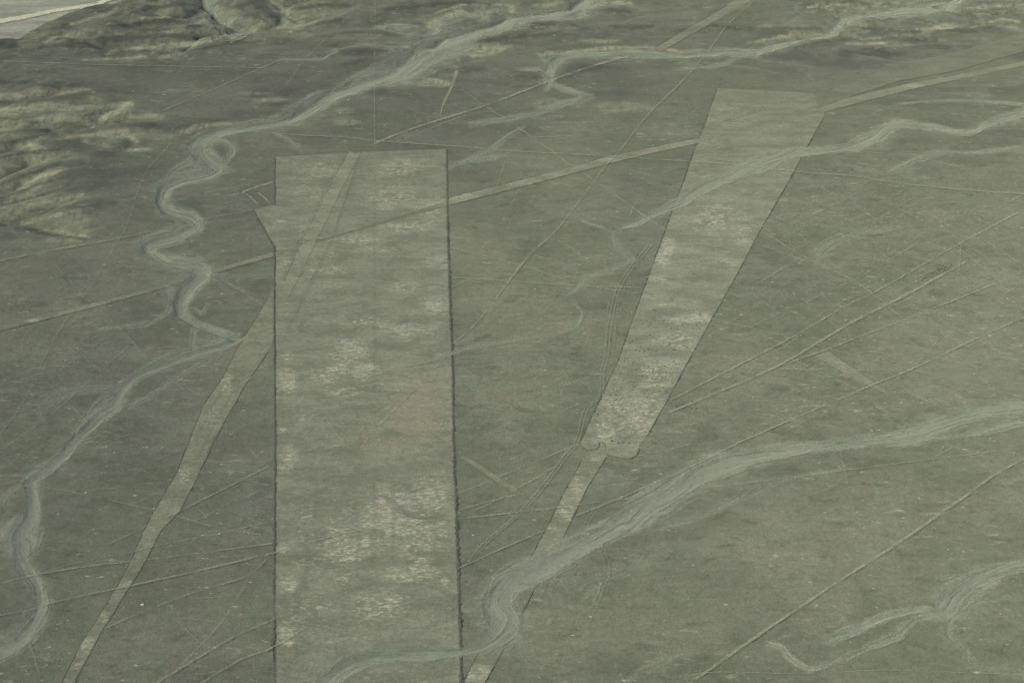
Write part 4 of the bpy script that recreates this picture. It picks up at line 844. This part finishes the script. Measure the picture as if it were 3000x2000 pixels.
# ------------------------------------------------------------------ straight lines
LG = 'thin straight lines scraped across the plain'
LINES = [
 ('thin line dropping dead straight from the top edge to the head of the widest field', 'l', 3.0, .75, [(862,-20),(861,187),(861,333,2.6,.7),(860,345,2.2,.35),(860,500,2.2,.30),(859,760,2.4,.42),(861,985,2.4,.38),(860,1040,2,.0)]),
 ('long lone slanting line between the two lower right streambeds, rising to the right edge', 'r', 10, 1, [(1545,1600),(1588,1568),(1735,1465),(1918,1342,9,1),(2068,1245),(2201,1152),(2285,1092,8,1),(2352,1055,7,1),(2400,1030,7,1)]),
 ('pale line from the pale handle strip through the small wedge tip to the right edge', 'r', 5.5, .9, [(1319,1187),(1417,1148),(1568,1082),(1645,1045),(1708,1013),(1978,896),(2091,850),(2240,780),(2352,730),(2400,708)]),
 ('line passing just above the small wedge and the stone dotted rectangle to upper right', 'r', 5.5, .85, [(1540,920),(1568,906),(1768,803),(1815,778),(1951,700),(2008,673),(2101,620),(2201,563),(2275,523),(2360,478),(2400,455)]),
 ('broad doubled line just left of the small wedge, ending below the stone dotted rectangle', 'r', 8, .9, [(1540,948),(1568,936),(1735,866),(1821,823),(1955,743),(2068,686),(2218,603)]),
 ('line starting at the head of the small wedge and rising gently to the right edge', 'r', 4.5, .8, [(1800,840,3,.5),(1835,826),(1901,803),(2075,736),(2128,716),(2268,660),(2352,626),(2400,608)]),
 ('falling line from the right border of the stone dotted field to the lower right streambed', 'l', 3.6, .8, [(1748,530),(1845,590),(1955,643),(2011,680),(2078,736),(2178,813),(2251,870),(2321,923)]),
 ('faint companion line that meets the falling line above the doubled line', 'l', 3, .5, [(1835,540),(1900,595),(1958,646)]),
 ('short stroke on bare ground touching the right border of the stone dotted field', 'l', 4, .7, [(1685,646),(1735,682),(1785,716,3,.5)]),
 ('line from the stone dotted field past the wedge head to a bright crossing at right', 'l', 3.2, .7, [(1635,733),(1815,776),(1868,790),(1918,806),(2095,851),(2268,893),(2352,915)]),
 ('line falling below the small wedge and over the big lower streambed to right edge', 'l', 3.4, .75, [(1635,743),(1768,803),(1828,830),(1935,880),(1978,903),(2051,956),(2118,993),(2215,1040),(2285,1092),(2352,1158)]),
 ('broad faint line right of the small wedge falling to the right edge', 'l', 6, .6, [(2090,700),(2108,710),(2235,776),(2352,840),(2400,866)]),
 ('bright doubled scratch in the upper right, left of the line crossing', 'b', 2, .6, [(2085,540),(2140,562),(2198,586)]),
 ('wide scratched streak falling to the right edge from the upper right crossing', 'l', 6, .6, [(2161,523),(2211,556),(2280,602),(2352,650)]),
 ('bright thin line nearest the right edge above the wide scratched streak', 'b', 2.6, .75, [(2235,537),(2245,543),(2300,578),(2352,613),(2400,642)]),
 ('second bright thin line running just below the nearest to the right edge', 'b', 2.2, .6, [(2228,540),(2290,583),(2352,624)]),
 ('pair of pale scratches ending at the upper right crossing from above', 'b', 2.2, .55, [(2085,470),(2140,498),(2198,527)]),
 ('shallow thin line under the lower right streambed, rising slightly to the right edge', 'l', 3.2, .7, [(1595,1125),(1801,1100),(1951,1080),(2218,1046),(2352,1030),(2400,1024)]),
 ('faint nearly vertical line crossing the lower right streambed', 'l', 2.4, .5, [(1915,986),(1931,1045),(1951,1128),(1975,1218)]),
 ('faint short diagonal crossing the lowest right streambed', 'l', 2.4, .6, [(2115,1432),(2191,1482),(2240,1512,2,.3)]),
 ('faint diagonal crossing the long slanting line near the bottom edge', 'l', 2.6, .5, [(1575,1432),(1668,1512),(1728,1568)]),
 ('very thin line nearly level with the bottom edge on the right half', 'l', 2.6, .75, [(1500,1562,2,.4),(1568,1555),(1651,1545),(1851,1548),(2035,1540),(2235,1547),(2400,1552)]),
 ('line radiating left and right through the bright hub in the middle of the photo', 'l', 3.2, .8, [(1041,638),(1165,647),(1340,658),(1475,662)]),
 ('line above the bright hub running down right to the stone dotted field', 'l', 3.2, .75, [(1044,573),(1194,610),(1331,653),(1471,676)]),
 ('upper crossing line between both fields, meeting the others near the right field', 'l', 3, .6, [(1067,528),(1140,553),(1217,583),(1301,613),(1417,660)]),
 ('short line leaving the bright hub to the lower right', 'l', 2.6, .5, [(1177,653),(1237,730)]),
 ('long line rising right from the widest field through the bright hub to the top edge', 'l', 4.2, .75, [(1041,790,3,.8),(1094,743,4,.7),(1167,650,5,.9),(1217,586,9,.7),(1284,523,4,.6),(1391,383,4,.7),(1424,347),(1487,267),(1568,187),(1628,117),(1668,63),(1735,0),(1760,-20)]),
 ('faint continuation line inside the widest field, falling left to a pale knot', 'l', 5, .45, [(1031,813),(944,903),(864,986),(821,1040)]),
 ('narrow strip line climbing from the head of the widest field to the streambed at top', 'r', 7, .95, [(864,330),(961,293),(1107,247),(1251,193),(1351,157),(1447,130)]),
 ('line parallel below the climbing strip line, shorter and fainter', 'l', 3, .6, [(914,327),(1051,273),(1121,257,3,.4)]),
 ('long falling line between both fields, crossing the climbing strip line and the long pale strip', 'l', 4.6, .8, [(1051,200,3,.4),(1117,247),(1194,297),(1311,380),(1367,417),(1484,500),(1530,530)]),
 ('faint falling line right of the long falling line', 'l', 2.6, .5, [(1157,247),(1277,313),(1384,360),(1434,380),(1554,440)]),
 ('faint rising line above the long pale strip, between both fields', 'l', 2.6, .55, [(1227,317),(1351,310),(1471,287)]),
 ('thin line joining the lower right border of the widest field to the lower right', 'l', 3, .5, [(1047,953),(1097,1000),(1140,1040,2,.2)]),
 ('curving line from the widest field to the tip of the short pointed bar', 'r', 5.5, .8, [(1054,1172),(1117,1155),(1184,1138)]),
 ('line passing under the tip of the short pointed bar and rising right', 'l', 3.2, .65, [(1057,1188),(1150,1145),(1277,1072)]),
 ('uppermost of the rising lines that cross the short pointed bar', 'l', 3.2, .65, [(1057,1133),(1144,1098),(1247,1055),(1325,1022)]),
 ('nearly level line running from the widest field across the handle strip', 'r', 4.5, .8, [(1054,1193),(1277,1168),(1351,1158),(1504,1140)]),
 ('rising line from the widest field that ends at the left border of the handle strip', 'r', 4.5, .85, [(1051,1308),(1151,1262),(1251,1220)]),
 ('line from the bulging foot of the stone dotted field to the long rising line', 'l', 3.4, .6, [(1462,1050),(1568,1026),(1688,1011)]),
 ('short diagonal from the river bend down to the narrow leaning wedge', 'r', 5, .8, [(482,628),(540,662),(610,706)]),
 ('long thin falling line crossing the lower left streambed twice', 'l', 2.8, .65, [(0,545),(115,603),(193,680),(273,753),(367,850),(473,936),(520,986),(583,1040),(618,1072)]),
 ('thin falling line nearest the left edge, ending at the left border of the widest field', 'l', 2.8, .6, [(-20,650),(0,663),(160,800),(230,863),(307,926),(377,980),(430,1023),(467,1058),(533,1115),(620,1188)]),
 ('faint thin rising line in the left, between two falling lines', 'l', 2.4, .5, [(7,1033),(117,953),(220,863),(310,783)]),
 ('faint line rising right from the lower left streambed to the narrow wedge', 'l', 2.6, .5, [(150,1026),(240,1000),(333,980),(433,963)]),
 ('thin falling line with a white stone heap beside it, lower left', 'l', 4, .75, [(-20,1090),(50,1108),(100,1120),(197,1138),(353,1173),(403,1185),(493,1212),(600,1230)]),
 ('short rising line crossing the narrow wedge from bare ground to the left border', 'r', 4, .75, [(247,1253),(333,1212),(417,1173),(533,1115),(617,1073)]),
 ('upper of two shallow lines from the lower left streambed to the widest field', 'l', 3, .6, [(83,1323),(160,1298),(307,1268),(357,1255),(500,1227),(627,1198)]),
 ('line from the left edge over the lower left streambed, nearly level, to the widest field', 'r', 5, .8, [(-20,1346),(0,1342),(83,1322),(183,1305),(283,1293),(340,1287),(627,1250)]),
 ('broad shallow line, lowest to cross the streambed bend at lower left', 'r', 6.5, .9, [(-20,1420),(0,1415),(80,1400),(133,1383),(260,1355),(300,1347),(433,1318),(627,1272),(640,1268,4,.5),(784,1228,4,.7),(910,1210,3,.6),(1030,1196,3,.6)]),
 ('dark rimmed line rising from the foot of the narrow wedge', 'r', 4.5, .8, [(233,1448),(350,1398),(467,1355),(567,1325),(620,1278)]),
 ('broad pale line rising from the bottom edge to the left border of the widest field', 'r', 8, .85, [(340,1585),(363,1568),(467,1505),(550,1458),(627,1425),(640,1420,5,.4),(780,1370,4,.4)]),
 ('lowest rising line that meets the left border of the widest field', 'r', 6, .8, [(430,1590),(467,1568),(550,1518),(627,1488),(720,1430,4,.4)]),
 ('ragged bright streak climbing to the left border of the widest field, low in the photo', 'b', 7, .30, [(380,1568),(433,1512),(500,1440),(560,1350),(575,1315),(600,1295)]),
 ('very thin level line at bottom left, under the foot of the narrow wedge', 'l', 2.2, .5, [(60,1510),(167,1515),(417,1528),(627,1545),(784,1558)]),
 ('short faint line leaving the lowest left streambed downward', 'l', 4, .55, [(67,1475),(80,1515),(97,1568)]),
 ('faint strip near the left edge above the long pale strip', 'r', 7, .8, [(-20,606),(0,601),(70,587),(200,563),(290,546,5,.6),(400,520,4,.5),(480,503,3.5,.6),(570,487,3.5,.6),(628,474,3.5,.6)]),
 ('thin diagonal across the dark plain towards the upper tributary', 'l', 3.2, .6, [(360,262),(500,203),(653,135)]),
 ('faint wide diagonal reaching up to the top left of centre', 'l', 5, .4, [(653,207),(700,140),(784,57),(820,20)]),
 ('faint line rising between the doubled line and the stone dotted rectangle', 'l', 2.6, .45, [(1835,703),(1970,640),(2010,615),(2100,565)]),
 ('stub of broad line in the ridge shadow at the left edge', 'l', 5, .4, [(20,520),(45,545),(60,560)]),
 ('short upright stroke below the upper right crossing', 'l', 4, .5, [(2208,550),(2205,590),(2200,640)]),
 ('short upright scratch right of the upper right stone rectangle', 'l', 5, .35, [(2178,660),(2176,700),(2175,736)]),
 ('short slanting pair of scratches inside the right hand lines', 'l', 4, .45, [(1868,650),(1900,690),(1950,735),(1990,765)]),
 ('faint slanting stroke between the right hand crossing and the falling lines', 'l', 3.5, .45, [(2100,840),(2140,800),(2170,760)]),
]
names = {'l': (M_line, 'line_geoglyph'), 'r': (M_liner, 'line_geoglyph'), 'd': (M_bright, 'x'), 'b': (M_bright, 'line_geoglyph')}
for lab, kd, w_, al, pts in LINES:
    P = [(p[0], p[1], (p[2] if len(p) > 2 else w_)*1.1, (p[3] if len(p) > 3 else al)*.58) for p in pts]
    o = stroke(P, names[kd][1], names[kd][0], lift(.16), smooth=True)
    tag(o, lab, 'geoglyph line', LG)

# ------------------------------------------------------------------ paths and wheel tracks
def structure(name, pts, w_, al, mat=None):
    P = [(p[0], p[1], (p[2] if len(p) > 2 else w_)*1.2, (p[3] if len(p) > 3 else al)) for p in pts]
    tag(stroke(P, name, mat or M_dust, lift(.16)), kind='structure')
structure('footpath', [(397,293),(387,337),(337,393),(320,433),(293,513),(287,530),(240,605),(193,680),(133,766),(90,850),(50,930),(0,1000)], 2.2, .38)
structure('footpath', [(550,303),(680,312),(784,317),(900,328),(1031,337),(1197,350),(1384,360),(1568,372),(1685,380),(1835,397),(1968,407),(2045,420,5),(2201,437),(2352,448),(2420,455)], 3.6, .5)
structure('footpath', [(-20,142),(0,143),(100,146),(200,150),(433,155),(600,158)], 2.6, .5)
structure('footpath', [(625,310),(784,340),(900,325)], 2, .3)
for off in (-4, 4):
    structure('vehicle_track', [(1494+off,563),(1440+off,630),(1415+off,680),(1399+off,756),(1393+off,816),(1383+off,856),(1379+off,910),(1345+off,943),(1324+off,1016),(1297+off,1050),(1267+off,1092),(1201+off,1172),(1117+off,1245),(1084+off,1285)], 1.8, .65)
for off in (-10, 11):
    structure('vehicle_track', [(1425+off,665),(1408+off,700),(1402+off,760),(1398+off,800)], 1.5, .45)
for off in (-5, 5):
    structure('vehicle_track', [(1372+off,1168),(1350+off,1195),(1350+off,1218),(1372+off,1245),(1386+off,1272),(1394+off,1312),(1379+off,1358),(1334+off,1462)], 1.5, .5)
    structure('vehicle_track', [(690+off,1215),(650+off,1100)], 1.2, .0) if False else None

def scratches():
    """hundreds of hair-thin scrapes nobody could count, as one sheet set"""
    rs = random.Random(5); Vs, Fs, Us, Ts, k = [], [], [], [], 0
    for i in range(700):
        u = rs.random()
        if u < .45: x = rs.uniform(1700, 2340); y = rs.uniform(430, 1050); a = rs.choice([-.53, -.45, .60, .5, .35, .12])+rs.gauss(0, .06); L = rs.uniform(18, 110)
        elif u < .6: x = rs.uniform(1060, 1500); y = rs.uniform(380, 1300); a = rs.choice([-.4, .35, -1.1])+rs.gauss(0, .1); L = rs.uniform(15, 70)
        elif u < .75: x = rs.uniform(0, 600); y = rs.uniform(560, 1540); a = rs.choice([-.5, .75, .1])+rs.gauss(0, .08); L = rs.uniform(18, 100)
        else: x = rs.uniform(0, 2350); y = rs.uniform(140, 1540); a = rs.gauss(0, .25); L = rs.uniform(6, 26)
        dx, dy = math.cos(a)*L, math.sin(a)*L; n = max(2, int(L/4)); t = np.linspace(-1, 1, n)
        hw = rs.uniform(.45, .9); al = rs.uniform(.15, .5); px = x+dx*t; py = y+dy*t+rs.uniform(-1.5, 1.5)*t*t
        nx, ny = -math.sin(a)*hw, math.cos(a)*hw
        ax, ay = ground_at(px-nx, py-ny); bx, by = ground_at(px+nx, py+ny); z = LZ+.00002*i
        V = np.empty((n, 2, 3)); V[:,0] = np.stack([ax, ay, tri_height(ax, ay)+z], 1); V[:,1] = np.stack([bx, by, tri_height(bx, by)+z], 1)
        T = np.zeros((n, 2, 4)); T[...,3] = (al*(1-np.abs(t)**3))[:,None]
        U = np.zeros((n, 2, 2)); U[...,0] = t[:,None]*L; U[:,0,1] = -1; U[:,1,1] = 1
        b = np.arange(n*2).reshape(n, 2)+k
        Fs.append(np.stack([b[:-1,0], b[1:,0], b[1:,1], b[:-1,1]], -1)); Vs.append(V.reshape(-1, 3)); Us.append(U.reshape(-1, 2)); Ts.append(T.reshape(-1, 4)); k += 2*n
    o = mesh_obj('faint_scratches', np.concatenate(Vs), np.concatenate(Fs), M_bright, None, np.concatenate(Us), np.concatenate(Ts))
    tag(o, kind='stuff')
LZ = lift(.16)
scratches()

# ------------------------------------------------------------------ stone heaps
def heap_mesh(nm, r, n=5):
    Vs, Fs, k = [], [], 0
    for i in range(n):
        v = stone_verts(r*rng.uniform(.45, .7), .75)
        Vs.append(v+np.array([rng.uniform(-.6, .6)*r, rng.uniform(-.45, .45)*r, r*.18+(.18*r if i == 0 else 0)]))
        Fs += [(a_+k, b_+k, c2+k) for a_, b_, c2 in ST_F]; k += 10
    return np.concatenate(Vs), Fs
protos = []
def heaps(pts, label, group, mat, r, cat='stone heap', name='stone_heap', sizes=(.7, 1.25)):
    V, Fh = heap_mesh('heap', r)
    first = None
    for x, y in pts:
        gx_, gy_ = ground_at(x, y)
        if first is None: first = o = mesh_obj(name, V, Fh, mat, smooth=False)
        else: o = first.copy(); col.objects.link(o)
        o.location = (float(gx_), float(gy_), float(tri_height(gx_, gy_))+.1)
        s = rng.uniform(*sizes); o.scale = (s*rng.uniform(.9, 1.5), s, s*.8); o.rotation_euler = (0, 0, rng.uniform(-.4, .4))
        tag(o, label, cat, group)
pts = []
def inside(x, y):
    ys_ = [r_[1] for r_ in RT]; xl = np.interp(y, ys_, [r_[0] for r_ in RT]); xr = np.interp(y, [r_[3] for r_ in RT], [r_[2] for r_ in RT])
    return xl+10 < x < xr-8
random.seed(11)
while len(pts) < 175:
    y = random.triangular(590, 1030, 860); x = random.uniform(1340, 1700)
    if not inside(x, y): continue
    # they crowd the upper left and middle of the field's lower half
    ys_ = [r_[1] for r_ in RT]; xl = np.interp(y, ys_, [r_[0] for r_ in RT]); xr = np.interp(y, [r_[3] for r_ in RT], [r_[2] for r_ in RT])
    f = (x-xl)/(xr-xl)
    if y < 800 and random.random() < f*.6: continue
    if any(abs(x-a_)+abs(y-b_) < 5 for a_, b_ in pts): continue
    pts.append((x, y))
heaps(pts, 'small dark stone heap, one of many dotted over the leaning right hand field', 'stone heaps dotted over the leaning right hand field', M_rock, .42)
pts = [(1425+random.uniform(-35, 35), 1012+random.uniform(-9, 9)) for _ in range(9)]
heaps(pts, 'bigger dark boulder heap at the bulging foot of the leaning right field', 'boulder heaps at the foot of the leaning right hand field', M_rock, .55)
pts = []
for i in range(13):
    for j in range(5):
        t = i/12; u = j/4
        x = 2118+t*68+u*2+random.uniform(-1.5, 1.5)-u*14+10; y = 634-t*38+u*24*(.55+.45*t)-2+random.uniform(-1, 1)
        pts.append((x, y))
heaps(pts, 'small dark stone heap in the rows inside the rectangle by the upper right crossing', 'stone heaps in rows by the upper right crossing', M_rock, .38)
pts = [(712+random.uniform(-30, 30), 556+random.uniform(-10, 10)) for _ in range(22)]
heaps(pts, 'small dark stone scattered where the long strip enters the widest field', 'dark stones scattered at the upper left of the widest field', M_rock, .45)
pts = [(1575+random.uniform(-25, 30), 935+random.uniform(-14, 14)) for _ in range(14)]
heaps(pts, 'dark stone scattered on bare ground just right of the leaning right hand field', 'dark stones right of the leaning field', M_rock, .4)
for x, y, lab in [(197,1131,'white stone heap beside the thin falling line at lower left'),(354,1168,'white stone heap where the thin falling line reaches the narrow wedge'),
                  (2112,1415,'white stone heap in the lowest right streambed'),(1905,780,'white stone heap on a line above the small wedge head'),
                  (1166,648,'pale stone heap at the bright hub of radiating lines'),(327,1388,'white stone heap on bare ground right of the narrow wedge, low in the photo'),
                  (504,1226,'pale stone heap where two lines cross left of the widest field'),(2093,850,'pale stone heap at the bright crossing right of the small wedge')]:
    heaps([(x, y)], lab, None, M_chalk, .5, name='cairn', cat='cairn')
bpy.context.view_layer.update()
